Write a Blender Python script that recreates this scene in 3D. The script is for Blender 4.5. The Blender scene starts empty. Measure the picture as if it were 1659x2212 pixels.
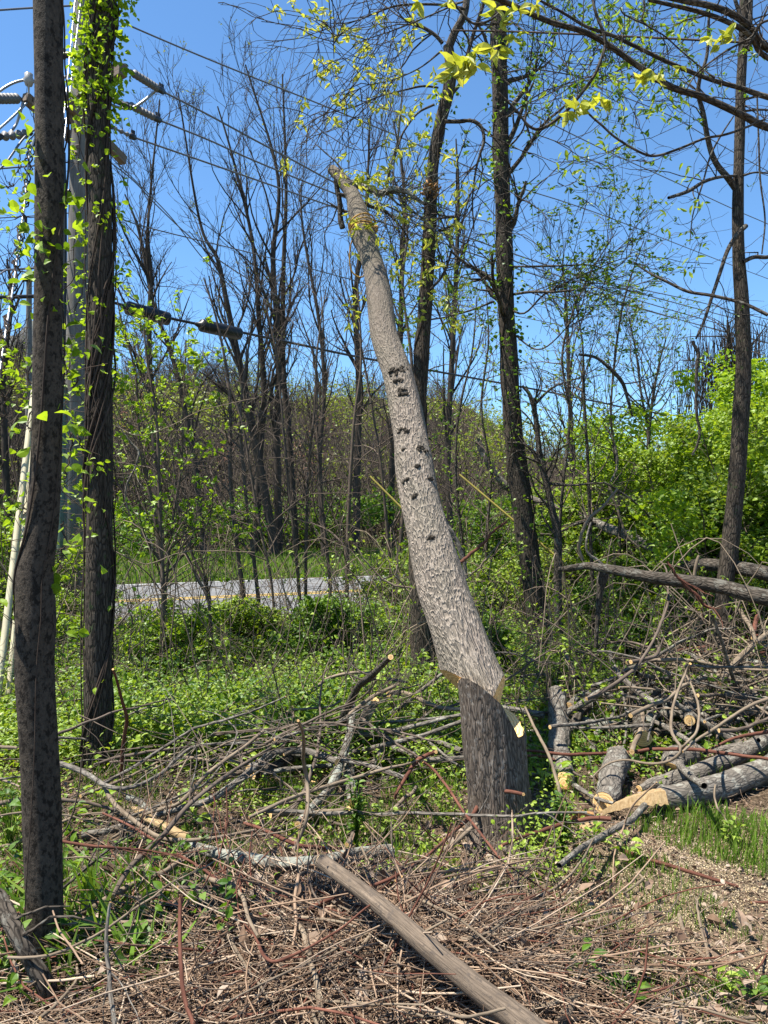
import bpy, math
import numpy as np
from mathutils import Vector
rng = np.random.default_rng(7)
scene = bpy.context.scene
COL = scene.collection
# ---------------------------------------------------------------- camera
F = 1640.0; CX, CY = 829.5, 1106.0; EYE = 1.6
cam_d = bpy.data.cameras.new('camera'); cam = bpy.data.objects.new('camera', cam_d); COL.objects.link(cam)
cam.location = (0, 0, EYE); cam.rotation_euler = (math.radians(90), 0, 0)
cam_d.sensor_fit = 'VERTICAL'; cam_d.sensor_height = 36; cam_d.sensor_width = 27
cam_d.lens = F / 2212 * 36; cam_d.clip_start = 0.05; cam_d.clip_end = 5000
scene.camera = cam
scene.render.resolution_x = 768; scene.render.resolution_y = 1024
# ---------------------------------------------------------------- light
SUN_EL = math.radians(66); SUN_DIR2 = Vector((-0.92, -0.22)).normalized()   # horizontal direction towards the sun
world = bpy.data.worlds.new('World'); scene.world = world; world.use_nodes = True
nt = world.node_tree; nt.nodes.clear()
sky = nt.nodes.new('ShaderNodeTexSky'); sky.sky_type = 'NISHITA'; sky.sun_disc = False
sky.sun_elevation = SUN_EL; sky.sun_rotation = math.atan2(SUN_DIR2.x, SUN_DIR2.y)
sky.altitude = 300; sky.air_density = 1.0; sky.dust_density = 0.15; sky.ozone_density = 3.2
bg = nt.nodes.new('ShaderNodeBackground'); bg.inputs[1].default_value = 0.08
wo = nt.nodes.new('ShaderNodeOutputWorld'); tn = nt.nodes.new('ShaderNodeMix'); tn.data_type = 'RGBA'; tn.blend_type = 'MULTIPLY'; tn.inputs[0].default_value = 1; tn.inputs[7].default_value = (.74, .99, 1.13, 1)
nt.links.new(sky.outputs[0], tn.inputs[6]); nt.links.new(tn.outputs[2], bg.inputs[0]); nt.links.new(bg.outputs[0], wo.inputs[0])
sd = bpy.data.lights.new('sun', 'SUN'); sd.energy = 5.0; sd.angle = math.radians(0.53); sd.color = (1, 0.95, 0.86)
so = bpy.data.objects.new('sun', sd); COL.objects.link(so); so.location = (-20, 5, 30)
sv = Vector((SUN_DIR2.x * math.cos(SUN_EL), SUN_DIR2.y * math.cos(SUN_EL), math.sin(SUN_EL)))
so.rotation_euler = sv.to_track_quat('Z', 'Y').to_euler()
scene.view_settings.view_transform = 'Standard'; scene.view_settings.look = 'None'
scene.view_settings.exposure = 1.36; scene.view_settings.gamma = 1
scene.cycles.max_bounces = 6; scene.cycles.transmission_bounces = 4; scene.cycles.diffuse_bounces = 2
# ---------------------------------------------------------------- pixel and terrain helpers
C = {1: (.3323, 0, 0), 2: (.3323, 548.6, 0), 3: (.3386, 1097.2, 0), 4: (.3323, 0, 735), 5: (.3323, 548.6, 735),
     6: (.3386, 1097.2, 735), 7: (.3551, 0, 1426.4), 8: (.3551, 548.6, 1426.4), 9: (.3551, 1097.2, 1426.4), 0: (1, 0, 0)}
def cc(c, x, y): s, a, b = C[c]; return x * s + a, y * s + b
def P(px, py, Y): return np.array([(px - CX) / F * Y, Y, EYE + (CY - py) / F * Y])
RD = np.array([.922, .387]); RN = np.array([-.387, .922]); RC = np.array([-2.83, 14.1])
NEAR_E, FAR_E = -2.9, 3.3
def sstep(a, b, x): t = np.clip((x - a) / (b - a), 0, 1); return t * t * (3 - 2 * t)
def G(x, y):
    x = np.asarray(x, float); y = np.asarray(y, float)
    d = (x - RC[0]) * RN[0] + (y - RC[1]) * RN[1]
    b = .022 * np.sin(x * 3.1 + .7) * np.cos(y * 2.7) + .03 * np.sin(x * 1.2 + y * .9) + .012 * np.sin(x * 7 + y * 5.3)
    z = b * (1 - sstep(-6, -3.4, d))
    z = z + .17 * np.exp(-((x + .12) / .95) ** 2 - ((y - 2.5) / .6) ** 2)
    az = x / np.maximum(y, 5)
    f = 1 - .52 * sstep(.05, .28, az)
    hd = np.clip(d - 11, 0, None)
    hill = .265 * (np.sqrt(hd ** 2 + 16) - 4) * (1 - sstep(50, 110, hd) * .35)
    z = z + np.minimum(hill, 26 + 0 * hill) * f * (1 + .05 * np.sin(az * 23)) + sstep(18, 40, hd) * (.8 * np.sin(x * .31 + y * .1) + .5 * np.sin(x * .83 + y * .4))
    z = z + .25 * sstep(3.6, 9, d) * np.ones_like(z)
    return z
def ray(px, py, h=0.0):
    """point at height h above the terrain along the pixel"""
    Y = (EYE - h) * F / max(py - CY, 30)
    for _ in range(12):
        g = float(G((px - CX) / F * Y, Y)) + h
        Y = .5 * Y + .5 * (EYE - g) * F / max(py - CY, 30)
    return np.array([(px - CX) / F * Y, Y, EYE + (CY - py) / F * Y])
def smooth(pts, m=24, vals=None):
    """Catmull-Rom resample by arc length"""
    p = np.asarray(pts, float)
    if len(p) == 2: 
        t = np.linspace(0, 1, m)[:, None]; return p[0] * (1 - t) + p[1] * t
    q = np.vstack([2 * p[0] - p[1], p, 2 * p[-1] - p[-2]]); out = []
    for i in range(1, len(q) - 2):
        t = np.linspace(0, 1, 12, endpoint=False)[:, None]; a, b, c, d = q[i - 1:i + 3]
        out.append(.5 * ((2 * b) + (-a + c) * t + (2 * a - 5 * b + 4 * c - d) * t ** 2 + (-a + 3 * b - 3 * c + d) * t ** 3))
    out = np.vstack(out + [q[-2][None]])
    s = np.r_[0, np.cumsum(np.linalg.norm(np.diff(out[:, :3], axis=0), axis=1))]
    u = np.linspace(0, s[-1], m)
    return np.stack([np.interp(u, s, out[:, k]) for k in range(out.shape[1])], 1)
def unit(v): return v / np.maximum(np.linalg.norm(v, axis=-1, keepdims=True), 1e-9)
# ---------------------------------------------------------------- mesh builder
class MB:
    def __init__(s): s.V = []; s.B = []; s.f = []; s.n = 0   # f: (array(k,m), mat, smooth)
    def add(s, V, faces, mat=0, sm=True, B=None):
        V = np.asarray(V, float).reshape(-1, 3); s.V.append(V)
        s.B.append(np.zeros_like(V) + V if B is None else np.asarray(B, float).reshape(-1, 3))
        s.f.append((np.asarray(faces, np.int64) + s.n, mat, sm)); s.n += len(V)
    def tubes(s, Pts, R, sides=5, mat=0, cap=None, fn=None, off=None):
        Pts = np.asarray(Pts, float); R = np.asarray(R, float)
        if Pts.ndim == 2: Pts = Pts[None]; R = R[None]
        T, n, _ = Pts.shape
        if T == 0: return
        t = unit(np.gradient(Pts, axis=1)); av = unit(t.mean(1))
        ref = np.where((np.abs(av[:, 2]) > .75)[:, None], np.array([1, .13, .05]), np.array([.07, .05, 1.]))[:, None, :]
        u = unit(np.cross(ref, t)); v = np.cross(t, u)
        th = np.arange(sides) * 2 * np.pi / sides
        S = np.concatenate([np.zeros((T, 1)), np.cumsum(np.linalg.norm(np.diff(Pts, axis=1), axis=2), axis=1)], 1)
        RR = R[:, :, None] * np.ones(sides)
        if fn is not None: RR = RR * fn(th[None, None, :], S[:, :, None])
        V = Pts[:, :, None, :] + RR[..., None] * (np.cos(th)[:, None] * u[:, :, None, :] + np.sin(th)[:, None] * v[:, :, None, :])
        off = rng.uniform(0, 50, (T, 1)) if off is None else off
        B = np.stack([RR * np.cos(th), RR * np.sin(th), (S + off)[:, :, None] * np.ones(sides)], -1)
        i = np.arange(n - 1)[:, None]; j = np.arange(sides)[None]; j2 = (j + 1) % sides
        q = np.stack([i * sides + j, i * sides + j2, (i + 1) * sides + j2, (i + 1) * sides + j], -1).reshape(-1, 4)
        q = (q[None] + (np.arange(T) * n * sides)[:, None, None]).reshape(-1, 4)
        s.add(V, q, mat, True, B)
        if cap is not None:
            for e in (0, n - 1):
                idx = np.arange(T * sides).reshape(T, sides)
                if e == 0: idx = idx[:, ::-1]
                s.add(V[:, e], idx, cap, False, B[:, e])
    def leaves(s, Pt, size, axis=None, up=.5, w=.45, fold=.12, mat=0, droop=0., simple=False):
        Pt = np.asarray(Pt, float).reshape(-1, 3); N = len(Pt)
        if N == 0: return
        size = np.broadcast_to(np.asarray(size, float), (N,))[:, None]
        a = rng.normal(size=(N, 3)) if axis is None else axis + rng.normal(size=(N, 3)) * .45
        a[:, 2] = a[:, 2] * (.6 if axis is None else 1) - droop; a = unit(a)
        nn = rng.normal(size=(N, 3)) * (1 - up); nn[:, 2] += up * 1.6
        b = unit(np.cross(nn, a)); nn = np.cross(a, b); L = size; W = size * w
        if simple:
            V = np.stack([Pt, Pt + a * L * .45 + b * W * .5 + nn * fold * L, Pt + a * L - nn * .08 * L, Pt + a * L * .45 - b * W * .5 + nn * fold * L], 1)
            f = np.arange(4 * N).reshape(N, 4); s.add(V, f, mat, False); return
        cu = rng.normal(size=(N, 1)) * .10; m_ = Pt + a * L * .5 + nn * L * .03; tp = Pt + a * L - nn * (.14 + cu) * L
        def sd(k, y, w, h): return Pt + a * L * y + k * b * W * w + nn * (fold * h - cu * y * y * .5) * L
        V = np.stack([Pt, m_, tp, sd(1, .13, .33, .8), sd(1, .38, .52, 1.1), sd(1, .72, .33, .5), sd(-1, .13, .33, .8), sd(-1, .38, .52, 1.1), sd(-1, .72, .33, .5)], 1)
        base = (np.arange(N) * 9)[:, None]
        f = np.concatenate([base + [0, 3, 4, 1], base + [1, 4, 5, 2], base + [0, 1, 7, 6], base + [1, 2, 8, 7]], 0); s.add(V, f, mat, False)
    def box(s, c, e, X=(1, 0, 0), Yv=(0, 1, 0), Z=(0, 0, 1), mat=0):
        c = np.asarray(c, float); X, Yv, Z = [unit(np.asarray(q, float)) for q in (X, Yv, Z)]
        V = []
        for dx, dy, dz in [(-1, -1, -1), (1, -1, -1), (1, 1, -1), (-1, 1, -1), (-1, -1, 1), (1, -1, 1), (1, 1, 1), (-1, 1, 1)]:
            V.append(c + X * dx * e[0] / 2 + Yv * dy * e[1] / 2 + Z * dz * e[2] / 2)
        B = [np.array([dy * e[1] / 2, dz * e[2] / 2, dx * e[0] / 2]) for dx, dy, dz in [(-1, -1, -1), (1, -1, -1), (1, 1, -1), (-1, 1, -1), (-1, -1, 1), (1, -1, 1), (1, 1, 1), (-1, 1, 1)]]
        s.add(V, [[0, 3, 2, 1], [4, 5, 6, 7], [0, 1, 5, 4], [1, 2, 6, 5], [2, 3, 7, 6], [3, 0, 4, 7]], mat, False, B)
    def build(s, name, mats, parent=None, loc=None):
        V = np.vstack(s.V); B = np.vstack(s.B)
        if loc is None: loc = np.zeros(3)
        V = V - loc
        me = bpy.data.meshes.new(name); me.vertices.add(len(V)); me.vertices.foreach_set('co', V.astype(np.float32).ravel())
        cnt = np.concatenate([np.full(len(f), f.shape[1]) for f, _, _ in s.f]); lv = np.concatenate([f.ravel() for f, _, _ in s.f])
        me.loops.add(len(lv)); me.loops.foreach_set('vertex_index', lv.astype(np.int32))
        me.polygons.add(len(cnt)); st = np.r_[0, np.cumsum(cnt)[:-1]]
        me.polygons.foreach_set('loop_start', st.astype(np.int32)); 
        try: me.polygons.foreach_set('loop_total', cnt.astype(np.int32))
        except Exception: pass
        me.polygons.foreach_set('material_index', np.concatenate([np.full(len(f), m) for f, m, _ in s.f]).astype(np.int32))
        me.polygons.foreach_set('use_smooth', np.concatenate([np.full(len(f), sm) for f, _, sm in s.f]))
        at = me.attributes.new('bc', 'FLOAT_VECTOR', 'POINT'); at.data.foreach_set('vector', B.astype(np.float32).ravel())
        me.update(calc_edges=True)
        for m in (mats if isinstance(mats, (list, tuple)) else [mats]): me.materials.append(m)
        o = bpy.data.objects.new(name, me); COL.objects.link(o); o.location = loc
        if parent is not None: o.parent = parent; o.location = Vector(loc) - parent.location
        return o
def tag(o, label=None, cat=None, group=None, kind=None):
    if label: o['label'] = label
    if cat: o['category'] = cat
    if group: o['group'] = group
    if kind: o['kind'] = kind
    return o
def thing(name, loc, label, cat, group=None):
    o = bpy.data.objects.new(name, None); COL.objects.link(o); o.location = tuple(float(q) for q in loc); o.empty_display_size = .1
    return tag(o, label, cat, group)
def copy_thing(root, loc, rz, sc, label=None):
    r = root.copy(); COL.objects.link(r); r.location = loc; r.rotation_euler = (0, 0, rz); r.scale = (sc, sc, sc)
    if label: r['label'] = label
    for ch in list(root.children):
        c = ch.copy(); COL.objects.link(c); c.parent = r
    return r
# ---------------------------------------------------------------- growth
def grow(Pp, Rp, k, L, ang=(35, 60), n=6, up=.1, wig=.14, rr=.6, t0=.25, t1=1., taper=.35, lf=.45, rmin=.002):
    """children of the polylines Pp (T,n,3): returns child polylines and radii"""
    T, m, _ = Pp.shape; cnt = rng.poisson(k, T) if k < 6 else np.full(T, int(k))
    idx = np.repeat(np.arange(T), cnt); N = len(idx)
    if N == 0: return np.zeros((0, n, 3)), np.zeros((0, n))
    t = rng.uniform(t0, t1, N) * (m - 1); i0 = np.minimum(t.astype(int), m - 2); fr = (t - i0)[:, None]
    A = Pp[idx, i0]; Bq = Pp[idx, i0 + 1]; p = A * (1 - fr) + Bq * fr; d = unit(Bq - A)
    r = Rp[idx, i0] * (1 - fr[:, 0]) + Rp[idx, i0 + 1] * fr[:, 0]
    q = rng.normal(size=(N, 3)); q = unit(q - (q * d).sum(1, keepdims=True) * d)
    a = np.radians(rng.uniform(*ang, N))[:, None]; d = np.cos(a) * d + np.sin(a) * q
    ln = (L * rng.uniform(.55, 1.25, N) * (1 - lf * t / (m - 1)))[:, None] / (n - 1)
    out = [p]; dd = d
    w0 = rng.normal(size=(N, 3)) * wig * .6
    for i in range(1, n):
        dd = dd + rng.normal(size=(N, 3)) * wig + w0; dd[:, 2] += up; dd = unit(dd); p = p + dd * ln; out.append(p)
    R0 = np.maximum(r * rr * rng.uniform(.7, 1.1, N), rmin)[:, None]
    return np.stack(out, 1), np.maximum(R0 * np.linspace(1, taper, n), rmin * .7)
def along(Pp, k, t0=.2, t1=1.):
    """random points on polylines"""
    T, m, _ = Pp.shape; idx = np.repeat(np.arange(T), k); t = rng.uniform(t0, t1, len(idx)) * (m - 1); i0 = np.minimum(t.astype(int), m - 2); fr = (t - i0)[:, None]
    return Pp[idx, i0] * (1 - fr) + Pp[idx, i0 + 1] * fr, unit(Pp[idx, i0 + 1] - Pp[idx, i0])
# ---------------------------------------------------------------- materials
def new_mat(name):
    m = bpy.data.materials.new(name); m.use_nodes = True; m.node_tree.nodes.clear(); return m, m.node_tree
def nd(nt, t, **kw):
    n = nt.nodes.new(t)
    for k, v in kw.items(): setattr(n, k, v)
    return n
def ramp(nt, fac, stops):
    r = nd(nt, 'ShaderNodeValToRGB'); e = r.color_ramp.elements
    while len(e) < len(stops): e.new(.5)
    for el, (p, c) in zip(e, stops): el.position = p; el.color = (*c, 1)
    nt.links.new(fac, r.inputs[0]); return r.outputs[0]
def mixc(nt, f, a, b, mode='MIX'):
    m = nd(nt, 'ShaderNodeMix', data_type='RGBA', blend_type=mode)
    for s_, v in ((m.inputs[0], f), (m.inputs[6], a), (m.inputs[7], b)):
        if isinstance(v, (int, float)): s_.default_value = v
        elif isinstance(v, tuple): s_.default_value = (*v, 1)
        else: nt.links.new(v, s_)
    return m.outputs[2]
def coords(nt, scale, attr='bc'):
    if attr == 'bc': a = nd(nt, 'ShaderNodeAttribute', attribute_name='bc'); src = a.outputs['Vector']
    else: a = nd(nt, 'ShaderNodeTexCoord'); src = a.outputs['Object']
    mp = nd(nt, 'ShaderNodeMapping'); mp.inputs['Scale'].default_value = scale; nt.links.new(src, mp.inputs[0]); return mp.outputs[0]
def noise(nt, vec, sc, det=5, rough=.6, dist=0):
    n = nd(nt, 'ShaderNodeTexNoise'); n.inputs['Scale'].default_value = sc; n.inputs['Detail'].default_value = det
    n.inputs['Roughness'].default_value = rough; n.inputs['Distortion'].default_value = dist; nt.links.new(vec, n.inputs['Vector']); return n.outputs[0]
def voro(nt, vec, sc, feat='DISTANCE_TO_EDGE'):
    n = nd(nt, 'ShaderNodeTexVoronoi', feature=feat); n.inputs['Scale'].default_value = sc; nt.links.new(vec, n.inputs['Vector']); return n.outputs['Distance']
def math_(nt, op, a, b=0.):
    n = nd(nt, 'ShaderNodeMath', operation=op)
    for s_, v in ((n.inputs[0], a), (n.inputs[1], b)):
        if isinstance(v, (int, float)): s_.default_value = v
        else: nt.links.new(v, s_)
    return n.outputs[0]
ALB = .72
def finish(nt, col, rough=.85, height=None, dist=.01, spec=.25, strength=1., metal=0., alb=None):
    alb = ALB if alb is None else alb
    col = tuple(q * alb for q in col) if isinstance(col, tuple) else mixc(nt, 1., col, (alb, alb, alb), 'MULTIPLY')
    b = nd(nt, 'ShaderNodeBsdfPrincipled'); o = nd(nt, 'ShaderNodeOutputMaterial')
    if isinstance(col, tuple): b.inputs['Base Color'].default_value = (*col, 1)
    else: nt.links.new(col, b.inputs['Base Color'])
    if isinstance(rough, (int, float)): b.inputs['Roughness'].default_value = rough
    else: nt.links.new(rough, b.inputs['Roughness'])
    b.inputs['Specular IOR Level'].default_value = spec; b.inputs['Metallic'].default_value = metal
    if height is not None:
        bp = nd(nt, 'ShaderNodeBump'); bp.inputs['Distance'].default_value = dist; bp.inputs['Strength'].default_value = strength
        nt.links.new(height, bp.inputs['Height']); nt.links.new(bp.outputs[0], b.inputs['Normal'])
    nt.links.new(b.outputs[0], o.inputs[0])
def bark(name, dark, light, sc=30, stretch=.25, bump=.008, patch=None, patch_amt=.5, islands=0., furrow=True):
    m, t = new_mat(name); v = coords(t, (1, 1, stretch)); n1 = noise(t, v, sc, 6, .65); n2 = noise(t, coords(t, (1, 1, .6)), sc * .17, 3)
    h = n1
    if furrow:
        wv = nd(t, 'ShaderNodeVectorMath', operation='MULTIPLY_ADD'); nz = nd(t, 'ShaderNodeTexNoise'); nz.inputs['Scale'].default_value = sc * .5; t.links.new(v, nz.inputs['Vector'])
        t.links.new(nz.outputs[1], wv.inputs[0]); wv.inputs[1].default_value = (1.6 / sc,) * 3; t.links.new(v, wv.inputs[2])
        e = voro(t, wv.outputs[0], sc * 1.1); es = math_(t, 'MINIMUM', math_(t, 'MULTIPLY', e, 5.), 1.); h = math_(t, 'ADD', math_(t, 'MULTIPLY', es, .55), math_(t, 'MULTIPLY', n1, .6))
    mid = tuple((a + b) / 2 for a, b in zip(dark, light))
    c = ramp(t, h, [(.32, dark), (.52, mid), (.78, light)] if not furrow else [(.28, dark), (.6, mid), (.95, light)])
    c = mixc(t, ramp(t, n2, [(.35, (.0, .0, .0)), (.65, (1, 1, 1))]), c, mixc(t, .55, c, tuple(q * .62 for q in mid)))
    if patch:
        n3 = noise(t, coords(t, (1, 1, .7)), sc * .45, 5, .7)
        c = mixc(t, ramp(t, n3, [(.62 - patch_amt * .25, (0, 0, 0)), (.68 - patch_amt * .2, (1, 1, 1))]), c, patch)
    if islands:
        g = nd(t, 'ShaderNodeNewGeometry'); c = mixc(t, 1., c, ramp(t, g.outputs['Random Per Island'], [(0, (1 - islands,) * 3), (1, (1 + islands * .6,) * 3)]), 'MULTIPLY')
    finish(t, c, .88, h, bump, .15); return m
def leafmat(name, cols, trans=.5, gloss=.12, tint=(1.25, 1.15, .45)):
    m, t = new_mat(name); g = nd(t, 'ShaderNodeNewGeometry'); k = len(cols)
    c = ramp(t, g.outputs['Random Per Island'], [(i / (k - 1), q) for i, q in enumerate(cols)])
    c = mixc(t, 1., c, (1.04, 1.0, .95), 'MULTIPLY')
    d = nd(t, 'ShaderNodeBsdfDiffuse'); tr = nd(t, 'ShaderNodeBsdfTranslucent'); gl = nd(t, 'ShaderNodeBsdfGlossy'); gl.inputs['Roughness'].default_value = .55
    t.links.new(c, d.inputs[0]); t.links.new(mixc(t, 1., c, tint, 'MULTIPLY'), tr.inputs[0])
    m1 = nd(t, 'ShaderNodeMixShader'); m1.inputs[0].default_value = trans; t.links.new(d.outputs[0], m1.inputs[1]); t.links.new(tr.outputs[0], m1.inputs[2])
    m2 = nd(t, 'ShaderNodeMixShader'); fr = nd(t, 'ShaderNodeFresnel'); fr.inputs[0].default_value = 1.4
    t.links.new(math_(t, 'MULTIPLY', fr.outputs[0], gloss * .5), m2.inputs[0]); t.links.new(m1.outputs[0], m2.inputs[1]); t.links.new(gl.outputs[0], m2.inputs[2])
    o = nd(t, 'ShaderNodeOutputMaterial'); t.links.new(m2.outputs[0], o.inputs[0]); return m
def plain(name, col, rough=.6, metal=0., spec=.4, var=.15, sc=20, bump=.001):
    m, t = new_mat(name); n = noise(t, coords(t, (1, 1, .3)), sc, 5)
    c = ramp(t, n, [(.3, tuple(q * (1 - var) for q in col)), (.7, tuple(q * (1 + var) for q in col))]); finish(t, c, rough, n, bump, spec, metal=metal); return m
def islandmat(name, cols, rough=.85, sc=60):
    m, t = new_mat(name); g = nd(t, 'ShaderNodeNewGeometry'); k = len(cols)
    c = ramp(t, g.outputs['Random Per Island'], [(i / (k - 1), q) for i, q in enumerate(cols)])
    n = noise(t, coords(t, (1, 1, .3)), sc, 4); c = mixc(t, 1., c, ramp(t, n, [(.3, (.65, .65, .65)), (.7, (1.15, 1.15, 1.15))]), 'MULTIPLY')
    finish(t, c, rough, None, spec=.2); return m
M = {}
M['bark_dark'] = bark('bark_dark', (.025, .02, .015), (.145, .12, .095), 45, .4, .006, (.16, .15, .125), .3)
M['bark_mottle'] = bark('bark_mottle', (.05, .042, .033), (.14, .11, .082), 110, .6, .005, (.025, .02, .015), .5, furrow=False)
M['bark_ash'] = bark('bark_ash', (.02, .016, .012), (.135, .108, .082), 52, .22, .008, (.05, .07, .03), .1)
M['bark_grey'] = bark('bark_grey', (.09, .08, .068), (.27, .235, .195), 45, .35, .004, (.31, .295, .25), .3)
M['bark_brown'] = bark('bark_brown', (.07, .05, .037), (.27, .21, .165), 50, .2, .003, islands=.3, furrow=False)
M['bark_tan'] = bark('bark_tan', (.13, .095, .065), (.42, .33, .235), 50, .2, .003, islands=.25, furrow=False)
M['bark_red'] = bark('bark_red', (.08, .03, .02), (.28, .12, .08), 50, .2, .003, islands=.25, furrow=False)
M['bark_lichen'] = bark('bark_lichen', (.07, .06, .05), (.25, .22, .18), 40, .5, .005, (.31, .32, .27), .6)
M['twig_far'] = bark('twig_far', (.035, .028, .022), (.12, .095, .075), 8, .3, .004, islands=.35, furrow=False)
M['twig_hill'] = bark('twig_hill', (.06, .045, .035), (.23, .18, .14), 3, .3, .004, islands=.5, furrow=False)
M['vine'] = bark('vine', (.03, .022, .016), (.14, .1, .075), 60, .2, .002, islands=.3, furrow=False)
M['leaf_lime'] = leafmat('leaf_lime', [(.12, .22, .018), (.21, .34, .025), (.30, .45, .045)], .55)
M['leaf_green'] = leafmat('leaf_green', [(.05, .12, .018), (.10, .20, .022), (.17, .28, .03)], .5)
M['leaf_herb'] = leafmat('leaf_herb', [(.08, .15, .02), (.18, .28, .03), (.30, .41, .06), (.21, .34, .035)], .45)
M['leaf_yellow'] = leafmat('leaf_yellow', [(.30, .36, .05), (.40, .44, .08), (.48, .50, .14)], .55, tint=(1.15, 1.1, .5))
M['leaf_far'] = leafmat('leaf_far', [(.12, .17, .03), (.19, .25, .045), (.27, .32, .07)], .4)
M['leaf_pink'] = leafmat('leaf_pink', [(.25, .11, .09), (.32, .17, .13), (.22, .15, .09)], .4, tint=(1.1, 1, .9))
M['grass'] = leafmat('grass', [(.07, .15, .02), (.13, .24, .03), (.2, .30, .06)], .4)
M['straw'] = islandmat('straw', [(.10, .06, .04), (.26, .165, .105), (.40, .275, .185), (.62, .49, .36)])
M['dead_leaf'] = islandmat('dead_leaf', [(.10, .06, .04), (.22, .14, .09), (.34, .24, .17), (.45, .36, .28)])
M['chips'] = islandmat('chips', [(.45, .34, .18), (.62, .5, .3), (.7, .6, .42)])
M['metal'] = plain('metal', (.35, .36, .37), .4, .7); M['wire'] = plain('wire', (.16, .165, .18), .45, .4)
M['black'] = plain('black', (.012, .012, .013), .45); M['cable'] = plain('cable', (.018, .018, .02), .5)
M['insul'] = plain('insul', (.17, .165, .165), .6); M['porcelain'] = plain('porcelain', (.42, .40, .37), .25)
M['guy'] = plain('guy', (.62, .62, .62), .35, .5); M['guard'] = plain('guard', (.62, .55, .36), .45); M['conduit'] = plain('conduit', (.12, .18, .16), .5)
M['rope'] = plain('rope', (.5, .28, .05), .8, sc=120, bump=.003); M['yellow_plastic'] = plain('yellow_plastic', (.34, .27, .05), .7)
M['pole_wood'] = bark('pole_wood', (.13, .12, .11), (.36, .34, .31), 60, .04, .002, furrow=False)
M['arm_wood'] = bark('arm_wood', (.14, .10, .075), (.34, .27, .21), 60, .04, .002, furrow=False)
M['fungus'] = plain('fungus', (.05, .038, .025), .9, sc=80, bump=.004)
M['post_wood'] = bark('post_wood', (.055, .042, .032), (.36, .275, .2), 150, .05, .004, (.12, .095, .075), .35, furrow=False)
def cutwood():
    m, t = new_mat('cut_wood'); a = nd(t, 'ShaderNodeAttribute', attribute_name='bc'); sp = nd(t, 'ShaderNodeSeparateXYZ'); t.links.new(a.outputs['Vector'], sp.inputs[0])
    r = math_(t, 'SQRT', math_(t, 'ADD', math_(t, 'MULTIPLY', sp.outputs[0], sp.outputs[0]), math_(t, 'MULTIPLY', sp.outputs[1], sp.outputs[1])))
    nz = noise(t, coords(t, (1, 1, 1)), 14, 4); rr = math_(t, 'ADD', math_(t, 'MULTIPLY', r, 420.), math_(t, 'MULTIPLY', nz, 7.)); s_ = math_(t, 'SINE', rr)
    fn = noise(t, coords(t, (1, 1, .1)), 160, 3)
    c = ramp(t, s_, [(0., (.58, .34, .12)), (.55, (.88, .62, .29))]); c = mixc(t, .35, c, ramp(t, fn, [(.3, (.66, .40, .15)), (.7, (.86, .62, .32))]))
    c = mixc(t, ramp(t, math_(t, 'ADD', math_(t, 'MULTIPLY', r, 14.), math_(t, 'MULTIPLY', nz, .25)), [(.15, (.75, .75, .75)), (.4, (0, 0, 0))]), c, (.46, .27, .11))
    finish(t, c, .75, fn, .002, .2, alb=1.); return m
M['cut'] = cutwood(); M['cut_orange'] = bark('cut_orange', (.3, .15, .05), (.58, .34, .15), 60, .1, .002, furrow=False); M['splinter'] = bark('splinter', (.26, .16, .07), (.58, .43, .24), 90, .04, .003, furrow=False)
def trunkmat():
    m, t = new_mat('trunk_bark'); v = coords(t, (1, 1, .30)); a = nd(t, 'ShaderNodeAttribute', attribute_name='bc'); sp = nd(t, 'ShaderNodeSeparateXYZ'); t.links.new(a.outputs['Vector'], sp.inputs[0])
    wv = nd(t, 'ShaderNodeVectorMath', operation='MULTIPLY_ADD'); nz = nd(t, 'ShaderNodeTexNoise'); nz.inputs['Scale'].default_value = 34; nz.inputs['Detail'].default_value = 3
    t.links.new(v, nz.inputs['Vector']); t.links.new(nz.outputs[1], wv.inputs[0]); wv.inputs[1].default_value = (.035, .035, .035); t.links.new(v, wv.inputs[2])
    up0 = ramp(t, math_(t, 'DIVIDE', sp.outputs[2], 4.8), [(.3, (1, 1, 1)), (.6, (.2, .2, .2))])
    e = math_(t, 'MINIMUM', math_(t, 'MULTIPLY', voro(t, wv.outputs[0], 62), 3.4), 1.)
    n1 = noise(t, v, 85, 6, .7); n2 = noise(t, coords(t, (1, 1, .5)), 5, 4, .6)
    up = ramp(t, math_(t, 'DIVIDE', sp.outputs[2], 4.8), [(.35, (1, 1, 1)), (.62, (.25, .25, .25))])
    h = math_(t, 'ADD', math_(t, 'MULTIPLY', math_(t, 'MULTIPLY', e, -.9), up), math_(t, 'MULTIPLY', n1, .6))
    c1 = ramp(t, e, [(.0, (.50, .42, .345)), (.3, (.37, .305, .25)), (.75, (.215, .175, .145))])
    c1 = mixc(t, up0, (.14, .12, .098), c1)
    sp2 = noise(t, coords(t, (1, 1, .8)), 120, 4, .8)
    c = mixc(t, .4, c1, ramp(t, n1, [(.3, (.13, .105, .085)), (.5, (.27, .218, .175)), (.68, (.45, .385, .325))]))
    c = mixc(t, ramp(t, n2, [(.35, (0, 0, 0)), (.7, (.6, .6, .6))]), c, (.21, .195, .145))
    c = mixc(t, ramp(t, sp2, [(.62, (0, 0, 0)), (.70, (.8, .8, .8))]), c, (.46, .42, .365))
    c = mixc(t, up0, mixc(t, 1., c, (.74, .73, .71), 'MULTIPLY'), c)
    finish(t, c, .9, h, .013, .12, alb=.8); return m
M['trunk'] = trunkmat()
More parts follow.
